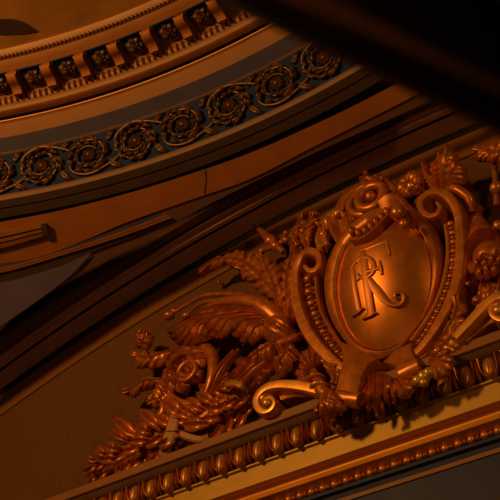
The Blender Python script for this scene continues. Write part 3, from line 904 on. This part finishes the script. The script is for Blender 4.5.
# cup of folded cloth on the left of the knot
ribbon('cloth_fold', [(326, 217, 0.44), (328, 228, 0.48), (334, 240, 0.50), (342, 250, 0.50)], [(349, 215, 0.50), (353, 227, 0.54), (350, 239, 0.56), (346, 250, 0.52)],
       [(0, -.02), (.06, .03), (.18, .02), (.4, -.06), (.65, -.06), (.82, .02), (.92, .05), (1, -.02)], 'gilt', ct, n=40, skirt=.15)
acanthus('side_leaf', [(346, 210, .36), (334, 214, .40), (326, 222, .40), (321, 230, .36)], [5, 8, 7, 2], [4, 6, 5, 1], 'litgilt', ct, nf=3)
acanthus('side_leaf', [(324, 226, .34), (320, 236, .40), (322, 246, .42), (328, 252, .40)], [5, 8, 7, 2], [4, 6, 6, 2], 'litgilt', ct, nf=3)
acanthus('side_leaf', [(310, 252, .30), (306, 238, .36), (309, 226, .36), (317, 216, .30)], [5, 9, 8, 2], [6, 10, 8, 2], 'leafgilt', ct, nf=3)
acanthus('side_leaf', [(300, 248, .26), (296, 236, .30), (300, 226, .30), (305, 218, .26)], [4, 7, 6, 2], [4, 7, 6, 2], 'leafgilt', ct, nf=3)
for a, b, r in [(316, 214, 3), (300, 226, 3.5), (303, 231, 3), (286, 240, 3), (293, 236, 3)]:
    ball('berry', (a, b, .30), r / 78, 'leafgilt', ct)
# swag of polished cloth right of the knot
ribbon('swag', [(379, 201, 0.52), (391, 193, 0.56), (403, 197, 0.58), (411, 206, 0.60), (419, 219, 0.60)], [(384, 214, 0.60), (393, 207, 0.64), (399, 211, 0.66), (404, 219, 0.66), (409, 226, 0.62)],
       [(0, -.03), (.06, .02), (.3, .06), (.5, .02), (.7, .07), (.95, .02), (1, -.03)], 'gilt', ct, n=40, skirt=.2)
ball('berry', (398, 213, .74), .075, 'gilt', ct)
ball('berry', (404, 224, .72), .05, 'gilt', ct)
leaf('swag_leaf', [(398, 196, .36), (404, 190, .40), (403, 184, .38)], [4, 7, 6, 1], [4, 7, 5, 1], 'leafgilt', ct, nl=2, H=.04)
# rosette cluster beside the right volute
fl = bpy.data.objects.new('small_flower', None); COL.objects.link(fl); fl.parent = ct
for k in range(6):
    a = 2 * pi * k / 6; c = P(411, 186, .44)
    sp = [(c[0] + .02 * cos(a), c[1] + .02 * sin(a), .46), (c[0] + .09 * cos(a), c[1] + .09 * sin(a), .49), (c[0] + .15 * cos(a), c[1] + .15 * sin(a), .44)]
    V, Fc = leaf_geo(sp, [.03, .07, .065, .01], [.03, .07, .065, .01], nl=2, H=.03, Fl=.015, lobe=.2, sweep=.2, nu=16, nv=11, vein=.01, fine=0)
    link('petal', V, Fc, 'leafgilt', fl, 80, solid=.02)
ball('flower_eye', (411, 186, .52), .045, 'litgilt', fl)
acanthus('crest_leaf', [(400, 196, .34), (396, 190, .38), (392, 186, .36)], [4, 6, 5, 1], [4, 6, 5, 1], 'leafgilt', ct, nf=2)
acanthus('crest_leaf', [(424, 190, .34), (425, 180, .40), (430, 172, .40)], [5, 8, 7, 1], [4, 6, 5, 1], 'leafgilt', ct, nf=3)
# tall crest tuft over the right volute
for pts, wa, wb, mm in [
    ([(440, 192, .34), (436, 178, .44), (437, 167, .48), (445, 160, .46)], [5, 9, 8, 2], [5, 8, 6, 1], 'leafgilt'),
    ([(446, 192, .34), (446, 176, .46), (447, 163, .52), (452, 154, .50)], [5, 9, 8, 2], [5, 8, 7, 1], 'gilt'),
    ([(440, 190, .32), (430, 179, .38), (428, 170, .38)], [4, 6, 5, 1], [4, 6, 5, 1], 'leafgilt'),
    ([(452, 188, .34), (455, 174, .46), (459, 166, .46)], [4, 7, 6, 1], [4, 7, 6, 1], 'leafgilt')]:
    acanthus('crest_tuft', pts, wa, wb, mm, ct, curl=.05, nf=4)
tube('crest_stem', [(446, 190, .38), (455, 189, .42), (463, 193, .40), (470, 200, .36), (472, 212, .30)], [.03, .045, .05, .05, .035], 'leafgilt', ct)
# foot: acanthus drop between the straps and the fans round it
for k in range(7):
    u = k / 6; c = abs(u - .5) * 2
    leaf('drop_leaf', [(368 + 18 * u, 369 + 2 * c, .30), (366 + 21 * u, 378, .48 + .05 * (1 - c)), (363 + 26 * u, 394, .58 - .06 * c + (.05 if k % 2 else 0)), (354 + 42 * u, 404 + 11 * (1 - c) - (3 if k % 2 else 0), .58 - .05 * c)],
         [1.5, 3.2, 3.8, 1], [1.5, 3.2, 3.8, 1], 'leafgilt', ct, nl=1, lobe=0, H=.02, fine=0, Fl=0, nu=30, nv=13, vein=-.02, droop=.03, solid=.025)
for k, (dx, dy) in enumerate([(-7, 12), (1, 16), (10, 15), (17, 9), (20, 1)]):
    leaf('palmette_leaf', [(398, 380, 0.550), (398 + dx * .55, 380 + dy * .55, 0.601), (398 + dx, 380 + dy, 0.567)], [2, 5, 5, 1], [2, 5, 5, 1], 'leafgilt', ct, nl=1, lobe=.1, H=.022, fine=0, Fl=0, nu=24, nv=13, vein=-.018, droop=.025, solid=.02)
for k, (dx, dy) in enumerate([(14, -12), (20, -6), (22, 2), (20, 9), (13, 14)]):
    leaf('palmette_leaf', [(430, 362, .56), (430 + dx * .55, 362 + dy * .55, .62), (430 + dx * 1.05, 362 + dy * 1.05, .57)], [2, 4.6, 5.4, 1.2], [2, 4.6, 5.4, 1.2], 'gilt', ct, nl=1, lobe=.1, H=.022, fine=0, Fl=0, nu=24, nv=13, vein=-.018, droop=.025, solid=.02)
for a, b, r in [(424, 377, 4.5), (429, 373, 4), (418, 381, 4), (424, 383, 3)]:
    ball('bud', (a, b, .60), r / 78, 'yellowgilt', ct)
# right flank leaf
acanthus('flank_leaf', [(419, 362, .40), (435, 349, .46), (449, 333, .50), (458, 315, .48), (460, 300, .42)], [4, 6, 7, 6, 2], [4, 7, 9, 6, 2], 'gilt', ct, nf=5)
acanthus('flank_leaf', [(424, 362, .36), (440, 352, .44), (452, 342, .48), (457, 334, .46)], [3, 5, 7, 3], [3, 6, 8, 3], 'litgilt', ct, nf=4)
# left flank fan, knob and pendant bud
for k, (dx, dy) in enumerate([(-17, 4), (-20, -5), (-20, -14), (-14, -22), (-6, -27), (3, -27)]):
    leaf('fan_leaf', [(315, 374, .30), (315 + dx * .55, 374 + dy * .6, .38), (315 + dx, 374 + dy, .32)], [2, 5, 5.5, 1], [2, 5, 5.5, 1], 'leafgilt', ct, nl=1, lobe=.1, H=.022, fine=0, Fl=0, nu=24, nv=13, vein=-.018, droop=.025, solid=.02)
tube('fan_stalk', [(314, 372, .38), (318, 382, .46), (322, 391, .52), (330, 396, .54)], [.04, .055, .065, .05], 'gilt', ct)
ball('stalk_ring', (317, 379, .45), .10, 'gilt', ct, rx=.085, ry=.03)
ball('stalk_ring', (320, 388, .50), .11, 'litgilt', ct, rx=.095, ry=.035)
leaf('flank_leaf', [(326, 362, .38), (334, 370, .44), (338, 380, .48), (336, 388, .48)], [3, 7, 7, 2], [3, 6, 6, 2], 'gilt', ct, nl=2, lobe=.2, H=.06)
for pts in ([(331, 394, .56), (329, 404, .64), (331, 416, .60)], [(327, 398, .55), (323, 406, .60), (322, 415, .56)], [(336, 397, .55), (338, 405, .62), (338, 414, .57)]):
    leaf('pendant_leaf', pts, [3, 6, 5, 1], [3, 6, 5, 1], 'leafgilt', ct, nl=2, H=.05)
ball('pendant_bud', (330, 408, .62), .06, 'gilt', ct, ry=.09)

# ------------------------------------------------------------------ console scrolls either side of the foot
def console(c, line, wid, under_a, under_b, label, eye):
    t = thing('console_scroll', base(*c), label, 'scroll bracket', 'scrolls at the foot of the cartouche')
    band('scroll_band', [(a, b, .52) for a, b in line], wid, FLAT, 'litgilt', t, n=120)
    ribbon('under_panel', [(a, b, .46) for a, b in under_a], [(a, b, .46) for a, b in under_b], [(0, 0), (.3, .0), (.36, -.02), (.7, -.02), (.78, .01), (1, 0)], 'gilt', t, n=30, skirt=.1)
    ball('volute_floor', (*c, .40), .14, 'gilt', t)
    ball('scroll_eye', (*eye, .55), .055, 'litgilt', t)
    return t
console((267, 402), [(324, 392), (308, 388), (292, 385.5), (278, 385.5), (266, 389), (258.5, 396.5), (257.5, 405.5), (263, 412), (271, 410.5), (275, 404), (271.5, 398.5), (266, 400)], [8, 9, 9, 9, 8.5, 8, 7.5, 7, 6.5, 5.5, 4.5, 3],
        [(276, 390), (290, 390), (306, 392), (322, 395)], [(281, 400), (293, 397), (308, 397), (322, 400)], 'gilded console scroll curling outward at the left foot of the cartouche', (267.5, 404))
console((500, 310), [(456, 339), (464, 330), (475, 318), (487, 305), (499, 297), (509, 299), (514, 308), (510, 317), (501, 320), (493, 315), (493, 308), (499, 305)], [7, 8, 8.5, 9, 8.5, 8, 7.5, 7, 6.5, 5.5, 4.5, 3],
        [(462, 338), (471, 329), (482, 317), (490, 309)], [(467, 342), (477, 334), (488, 325), (496, 321)], 'gilded console scroll at the right edge, right of the cartouche foot', (499, 311))

# ------------------------------------------------------------------ left acanthus spray
sp = thing('acanthus_spray', base(240, 320), 'large acanthus spray with long curling leaves and a flower, left of the cartouche', 'acanthus ornament', 'acanthus sprays')
lk = dict(parent=sp, m='leafgilt')
strand_leaf('acanthus_leaf', [(290, 336), (276, 325), (258, 315), (238, 310), (217, 312), (196, 322)],
            [(.42, 258, 336), (.46, 249, 343), (.52, 241, 343), (.58, 233, 337), (.64, 225, 331), (.70, 217, 339), (.76, 209, 338), (.83, 202, 332), (.92, 196, 326), (.98, 191, 320)], 'leafgilt', sp, w=4.6, d=.40)
strand_leaf('acanthus_leaf', [(270, 318), (250, 309), (230, 307), (210, 311), (192, 320), (172, 334)],
            [(.58, 206, 332), (.64, 198, 343), (.70, 191, 347), (.76, 184, 346), (.83, 177, 344), (.90, 171, 339), (.98, 168, 332)], 'leafgilt', sp, w=3.8, d=.36)
strand_leaf('acanthus_leaf', [(286, 330), (268, 314), (250, 306), (232, 303), (214, 305), (196, 312)],
            [(.6, 222, 314), (.72, 212, 313), (.84, 202, 314), (.98, 190, 320)], 'leafgilt', sp, w=3.2, d=.42)
acanthus('acanthus_leaf', [(292, 325, .30), (280, 300, .38), (262, 277, .42), (240, 262, .40), (218, 263, .36), (203, 277, .28)], [7, 9, 9, 7, 5, 2], [7, 12, 15, 13, 9, 2], curl=.05, nf=8, lobes=5, fingers=3, sweep=1.0, **lk)
acanthus('acanthus_leaf', [(294, 328, .28), (290, 305, .38), (289, 285, .42), (292, 266, .42), (298, 250, .34)], [7, 11, 12, 9, 2], [6, 9, 10, 8, 2], curl=.05, nf=5, **lk)
acanthus('acanthus_leaf', [(284, 318, .32), (279, 300, .42), (275, 284, .46), (268, 268, .46), (263, 258, .38)], [5, 8, 9, 8, 2], [6, 9, 10, 7, 2], curl=.06, nf=5, **lk)
acanthus('acanthus_leaf', [(275, 300, .30), (262, 283, .36), (250, 272, .38), (240, 270, .34)], [5, 9, 9, 2], [5, 9, 9, 2], nf=4, **lk)
acanthus('acanthus_leaf', [(176, 350, .26), (164, 355, .32), (150, 359, .32), (137, 357, .26)], [5, 10, 10, 3], [4, 8, 9, 3], nf=4, **lk)
acanthus('acanthus_leaf', [(139, 350, .22), (141, 341, .30), (145, 334, .28)], [4, 8, 7, 2], [4, 8, 7, 2], nf=3, **lk)
acanthus('acanthus_leaf', [(140, 348, .22), (146, 342, .30), (150, 334, .28)], [3, 5, 5, 1], [3, 5, 5, 1], nf=2, **lk)
# smooth upper band and tendrils with buds
tube('stem', [(284, 326, .34), (268, 310, .42), (250, 301, .44), (232, 300, .42), (212, 305, .36), (196, 315, .30)], [.10, .09, .075, .06, .045, .02], 'leafgilt', sp, n=50, flat=.7)
tube('tendril', [(262, 304, .28), (246, 296, .28), (224, 294, .26), (204, 296, .24), (188, 304, .20), (172, 314, .18)], [.03, .03, .028, .026, .024, .02], 'leafgilt', sp, n=50)
tube('tendril', [(234, 300, .26), (214, 301, .26), (200, 304, .24), (188, 314, .18)], [.025, .025, .024, .018], 'leafgilt', sp)
ball('bud', (169, 316, .20), .065, 'leafgilt', sp, rx=.075, ry=.05); ball('bud', (174, 311, .19), .035, 'leafgilt', sp)
ball('bud', (186, 316, .19), .05, 'leafgilt', sp, rx=.06, ry=.04)
tube('twig', [(284, 252, .30), (276, 246, .30), (268, 238, .26), (260, 230, .22), (253, 225, .18)], [.035, .05, .05, .035, .015], 'leafgilt', sp)
ball('berry', (271, 241, .30), .075, 'leafgilt', sp); ball('berry', (276, 246, .32), .06, 'leafgilt', sp)
tube('twig', [(262, 250, .24), (272, 247, .28), (282, 242, .30), (286, 234, .26)], [.03, .035, .035, .03], 'leafgilt', sp)
ball('berry', (286, 233, .26), .035, 'leafgilt', sp)
ball('berry', (296, 230, .28), .045, 'leafgilt', sp); ball('berry', (262, 251, .24), .04, 'leafgilt', sp)
ball('berry', (219, 282, .06), .02, 'leafgilt', sp)
# collar
torus('collar', (284, 343, .34), .17, .045, 'leafgilt', sp, sx=1.0, sz=.55, tilt=-.12)
leaf('calyx_leaf', [(300, 340, .28), (290, 334, .38), (280, 328, .42), (268, 322, .40)], [9, 14, 12, 3], [9, 13, 10, 3], nl=1, lobe=.1, H=.10, fine=.0, Fl=0, **lk)
# flower with its looping stem
fw_ = bpy.data.objects.new('flower', None); COL.objects.link(fw_); fw_.parent = sp
fc = P(187, 371, .26)
for ring, (n, r1, w_, d_, off) in enumerate([(8, .31, .105, .26, 0), (7, .20, .08, .31, .3)]):
    for k in range(n):
        a = 2 * pi * k / n + off
        q = [(fc[0] + (.04 + .06 * ring) * cos(a), fc[1] + (.04 + .06 * ring) * sin(a), d_), (fc[0] + r1 * .6 * cos(a), fc[1] + r1 * .6 * sin(a), d_ + .08), (fc[0] + r1 * cos(a), fc[1] + r1 * sin(a), d_ + .02)]
        V, Fc = leaf_geo(q, [w_ * .4, w_, w_ * .95, w_ * .2], [w_ * .4, w_, w_ * .95, w_ * .2], nl=2, H=.03, Fl=.03, lobe=.25, sweep=.3, nu=20, nv=13, vein=-.02, fine=.006, droop=.05)
        link('petal', V, Fc, 'leafgilt', fw_, 80, solid=.02)
torus('flower_cup', (187, 371, .37), .115, .028, 'leafgilt', fw_)
ball('flower_eye', (187, 371, .27), .05, 'leafgilt', fw_)
tube('stem', [(196, 346, .24), (206, 348, .26), (213, 357, .28), (214, 371, .30), (211, 384, .30), (206, 397, .28), (201, 410, .24)], [.05, .065, .07, .07, .065, .055, .05], 'leafgilt', sp, n=50)
tube('stem', [(225, 388, .26), (214, 398, .28), (200, 404, .30), (184, 405, .30), (172, 399, .28), (165, 388, .24), (166, 378, .22)], [.03, .05, .055, .06, .06, .055, .03], 'leafgilt', sp, n=50)
tube('stem', [(163, 392, .24), (165, 404, .28), (162, 415, .28), (152, 421, .26), (141, 420, .22)], [.04, .055, .055, .05, .03], 'leafgilt', sp)
acanthus('acanthus_leaf', [(166, 378, .24), (160, 388, .30), (157, 398, .30), (152, 408, .24)], [4, 8, 8, 2], [4, 8, 8, 2], nf=4, **lk)
acanthus('acanthus_leaf', [(174, 386, .24), (166, 396, .30), (160, 404, .26)], [4, 7, 7, 2], [4, 7, 6, 2], nf=3, **lk)
acanthus('acanthus_leaf', [(166, 382, .22), (150, 382, .28), (138, 388, .26), (128, 396, .2)], [4, 7, 7, 2], [4, 8, 7, 2], nf=4, **lk)
leaf('blade_leaf', [(209, 400, .28), (217, 380, .34), (226, 365, .34), (239, 352, .26)], [4, 6, 4, 1], [3, 4, 3, 1], nl=1, lobe=0, H=.05, fine=0, Fl=0, **lk)
leaf('blade_leaf', [(213, 398, .28), (222, 384, .36), (232, 376, .34)], [3, 5, 4, 1], [3, 5, 4, 1], nl=3, H=.04, **lk)

# ------------------------------------------------------------------ sheaf hanging from the collar
sf = thing('feather_sheaf', base(260, 370), 'drooping sheaf of narrow feathery strands hanging left of the cartouche foot', 'carved sheaf')
for k in range(16):
    u = k / 15; o = (u - .5)
    a = [(284 - 3 * o, 344 + 10 * o, .36), (268 + 16 * o, 358 + 12 * o, .46 - .12 * abs(o)), (252 + 22 * o, 374 + 10 * o, .46 - .16 * abs(o)), (238 + 28 * o + random.uniform(-5, 5), 392 + 6 * o + random.uniform(-4, 4), .32)]
    leaf('strand', a, [1.5, 3.2, 3.4, .8], [1.5, 3.2, 3.4, .8], 'leafgilt', sf, nl=7, lobe=.35, H=.05, nu=40, nv=9, fine=0, Fl=.03, vein=.015)
leaf('sheath_leaf', [(286, 340, .38), (274, 346, .48), (262, 354, .50), (254, 362, .44)], [5, 9, 9, 2], [4, 7, 7, 2], 'leafgilt', sf, nl=3, lobe=.3, H=.07)
leaf('sheath_leaf', [(284, 350, .38), (266, 362, .46), (247, 378, .44), (232, 392, .36)], [3, 5, 5, 1], [4, 6, 5, 1], 'leafgilt', sf, nl=1, lobe=.1, H=.06)
leaf('sheath_leaf', [(292, 345, .36), (286, 358, .46), (281, 368, .42), (284, 376, .36)], [5, 8, 7, 2], [4, 7, 6, 2], 'leafgilt', sf, nl=3, lobe=.3, H=.06)

# ------------------------------------------------------------------ laurel garland along the ledge
gl = thing('laurel_garland', base(170, 440), 'garland of overlapping laurel leaves bound with ribbon, lying along the cornice ledge', 'garland')
gpath = cr([(250, 390), (236, 402), (216, 415), (196, 425), (172, 434), (148, 444), (124, 455), (102, 464), (86, 471)], 100)
tube('garland_core', [(a, b, .16) for a, b in [(252, 392), (236, 404), (216, 417), (196, 428), (172, 438), (148, 448), (124, 458), (102, 467), (86, 474)]], [.10, .20, .21, .20, .19, .17, .15, .11, .04], 'leafgilt', gl, n=60, flat=.8)
rg = random.Random(11)
nk = 15
for k in range(nk):
    for row in (-1, 1, 0):
        u = (k + .33 * (row + 1)) / nk; i = min(98, int(u * 98)); c = gpath[i]; nx_ = gpath[i + 1]
        tx, ty = nx_[0] - c[0], nx_[1] - c[1]; l = sqrt(tx * tx + ty * ty); tx /= l; ty /= l; ox, oy = ty, -tx   # up-left normal in image
        env = (.62 + .42 * sin(pi * min(1, .15 + u * .85))) * (1 - .25 * max(0, u - .8) / .2); L = rg.uniform(22, 31) * env
        off = (row * 9 + rg.uniform(-4, 4)) * env
        k1, k2 = {1: (.7, .45), 0: (.85, -.15), -1: (.55, -.75)}[row]
        k2 += rg.uniform(-.35, .35); dx, dy = tx * k1 + ox * k2, ty * k1 + oy * k2
        sx, sy = c[0] + ox * off, c[1] + oy * off; d0 = .27 + (.09 if row == 0 else .02) + rg.uniform(-.03, .05)
        w_ = rg.uniform(4.8, 7.0) * env
        leaf('laurel_leaf', [(sx, sy, d0), (sx + dx * L * .5 + rg.uniform(-2, 2), sy + dy * L * .5 + rg.uniform(-2, 2), d0 + .07), (sx + dx * L, sy + dy * L, d0 + rg.uniform(-.05, .06))], [w_ * .45, w_, w_ * .9, .4], [w_ * .45, w_, w_ * .9, .4],
             'leafgilt', gl, nl=1, lobe=.0, sweep=.1, H=.008, fine=.0, Fl=0, nu=18, nv=13, vein=.028, droop=.02, solid=.016)
o = ribbon('garland_ribbon', [(172, 412, .34), (168, 424, .46), (164, 438, .46), (158, 456, .36)], [(180, 414, .34), (178, 427, .46), (174, 441, .46), (168, 458, .36)], [(0, 0), (.1, .02), (.9, .02), (1, 0)], 'arch', gl, n=24, skirt=None)
o['label'] = 'dull grey ribbon band'
o = ribbon('garland_ribbon', [(176, 428, .40), (188, 433, .46), (200, 436, .46), (208, 434, .4)], [(174, 434, .40), (186, 440, .46), (200, 443, .46), (210, 439, .4)], [(0, 0), (.2, .02), (.8, .02), (1, 0)], 'arch', gl, n=24, skirt=None)
o['label'] = 'dull grey ribbon tail'
ribbon('garland_tie', [(226, 382, .36), (234, 380, .46), (243, 383, .46), (250, 388, .36)], [(224, 388, .36), (233, 387, .46), (242, 390, .46), (249, 395, .36)], [(0, 0), (.15, .03), (.5, .01), (.85, .03), (1, 0)], 'yellowgilt', gl, n=24, skirt=None)

# ------------------------------------------------------------------ right acanthus spray, cut by the frame
rs2 = thing('acanthus_spray', base(485, 240), 'acanthus spray at the right edge with tapering calyx, collar and round bud', 'acanthus ornament', 'acanthus sprays')
V, Fc = tube_geo([w3(q) for q in cr([P(475, 204, .12), P(476, 214, .20), P(478, 226, .28), P(484, 242, .36)], 20)], [.025, .06, .10, .15], 16); link('calyx', V, Fc, 'leafgilt', rs2, 50)
torus('collar', (491, 257, .38), .20, .032, 'gilt', rs2, tilt=-.10)
torus('collar', (490, 256, .33), .225, .03, 'leafgilt', rs2, tilt=-.10)
ball('bud', (491, 258, .34), .165, 'leafgilt', rs2)
for q in ((484, 262), (494, 268), (487, 271), (499, 258)):
    leaf('bud_leaf', [(q[0], q[1] - 6, .46), (q[0] - 1, q[1], .54), (q[0] - 2, q[1] + 8, .48)], [2, 5, 4, 1], [2, 5, 4, 1], 'leafgilt', rs2, nl=2, H=.04)
for pts, wa, wb in [
    ([(486, 276, .34), (484, 288, .42), (483, 300, .40), (479, 312, .30)], [5, 8, 7, 2], [4, 6, 6, 2]),
    ([(492, 278, .34), (492, 290, .44), (492, 302, .42), (487, 314, .32)], [5, 7, 6, 2], [4, 7, 6, 2]),
    ([(500, 278, .34), (502, 288, .44), (500, 298, .42), (494, 304, .32)], [5, 7, 6, 2], [4, 7, 6, 2]),
    ([(478, 272, .30), (474, 280, .34), (473, 290, .32)], [3, 5, 5, 1], [3, 5, 5, 1]),
    ([(520, 138, .30), (506, 144, .36), (492, 150, .36), (477, 153, .26)], [6, 10, 9, 2], [5, 8, 7, 2]),
    ([(516, 150, .34), (506, 154, .42), (496, 156, .40), (489, 156, .32)], [4, 6, 6, 2], [4, 7, 6, 2])]:
    acanthus('acanthus_leaf', pts, wa, wb, 'leafgilt', rs2, nf=4)
tube('staff', [(494, 150, .24), (494.5, 165, .26), (495.5, 182, .28), (497, 206, .30)], [.025, .03, .03, .03], 'leafgilt', rs2)
ball('staff_bead', (497, 188, .32), .07, 'gilt', rs2); ball('staff_bead', (499, 226, .32), .06, 'gilt', rs2)
tube('tendril', [(470, 158, .10), (478, 155, .16), (486, 152, .22)], [.012, .018, .025], 'leafgilt', rs2)
# fixes for label-less helper empties


# ------------------------------------------------------------------ foreground beam, close to the lens and out of focus
def fg(px, py, s): return CAM + ray(px, py) * s


bm_ = thing('beam', fg(400, 60, 2.2), 'dark blurred beam edge crossing the top right corner close to the camera', 'beam')
prof = [(0, 0), (.0, .02), (.03, .035), (.05, .07), (.09, .08), (.12, .10), (.13, .30), (.12, .8)]   # across (up), towards viewer unused
d0, d1 = fg(150, -42, 2.2), fg(560, 152, 2.2)
al = (d1 - d0).normalized(); ac = (al.cross(fw)).normalized()
if ac.dot(up) < 0: ac = -ac
bk = fw
def strip(name, pr, m):
    rows = [[p + ac * a + bk * b for a, b in pr] for p in (d0, d1)]
    V, Fc = grid(rows); return link(name, V, Fc, m, bm_, 30, solid=.004)
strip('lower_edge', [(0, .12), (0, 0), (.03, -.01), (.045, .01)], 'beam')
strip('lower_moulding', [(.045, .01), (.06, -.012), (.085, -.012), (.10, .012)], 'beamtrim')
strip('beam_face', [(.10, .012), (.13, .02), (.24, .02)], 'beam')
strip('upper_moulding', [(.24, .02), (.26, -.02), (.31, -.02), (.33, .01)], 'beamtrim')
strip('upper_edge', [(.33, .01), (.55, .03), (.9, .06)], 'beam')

# ------------------------------------------------------------------ light
def lamp(name, kind, loc, energy, col, size=.5, aim=None, **k):
    l = bpy.data.lights.new(name, kind); l.energy = energy; l.color = col
    if kind == 'AREA': l.shape = 'DISK'; l.size = size
    else: l.shadow_soft_size = size
    for a, v in k.items(): setattr(l, a, v)
    o = bpy.data.objects.new(name, l); COL.objects.link(o); o.location = loc
    if aim is not None: o.rotation_euler = (Vector(aim) - Vector(loc)).to_track_quat('-Z', 'Y').to_euler()
    return o


lamp('chandelier_light', 'POINT', (-3.6, -8.7, 1.15), 1500, (1, .51, .105), .5)
lamp('right_fill', 'POINT', (5.6, -5.2, -.9), 240, (1, .50, .10), .35)  # unseen lamp added to brighten the fascia and fill the cartouche's shadow
lamp('low_fill', 'AREA', (1.5, -13, -9), 60, (1, .50, .16), 5., aim=(0, 0, 0))  # unseen soft fill added from below to lift the arch soffit
W = bpy.data.worlds.new('World'); S.world = W; W.use_nodes = True
W.node_tree.nodes['Background'].inputs[0].default_value = (.6, .75, 1, 1); W.node_tree.nodes['Background'].inputs[1].default_value = .006

cd = bpy.data.cameras.new('Camera'); cam = bpy.data.objects.new('Camera', cd); COL.objects.link(cam)
cd.sensor_width = 36; cd.lens = 72; cd.clip_start = .05
cam.matrix_world = Matrix.Translation(CAM) @ Matrix((rt, up, -fw)).transposed().to_4x4()
cd.dof.use_dof = True; cd.dof.focus_distance = 9.6; cd.dof.aperture_fstop = 1.9
S.camera = cam
S.view_settings.view_transform = 'Standard'; S.view_settings.look = 'None'; S.view_settings.exposure = 0; S.view_settings.gamma = 1
S.cycles.use_denoising = True
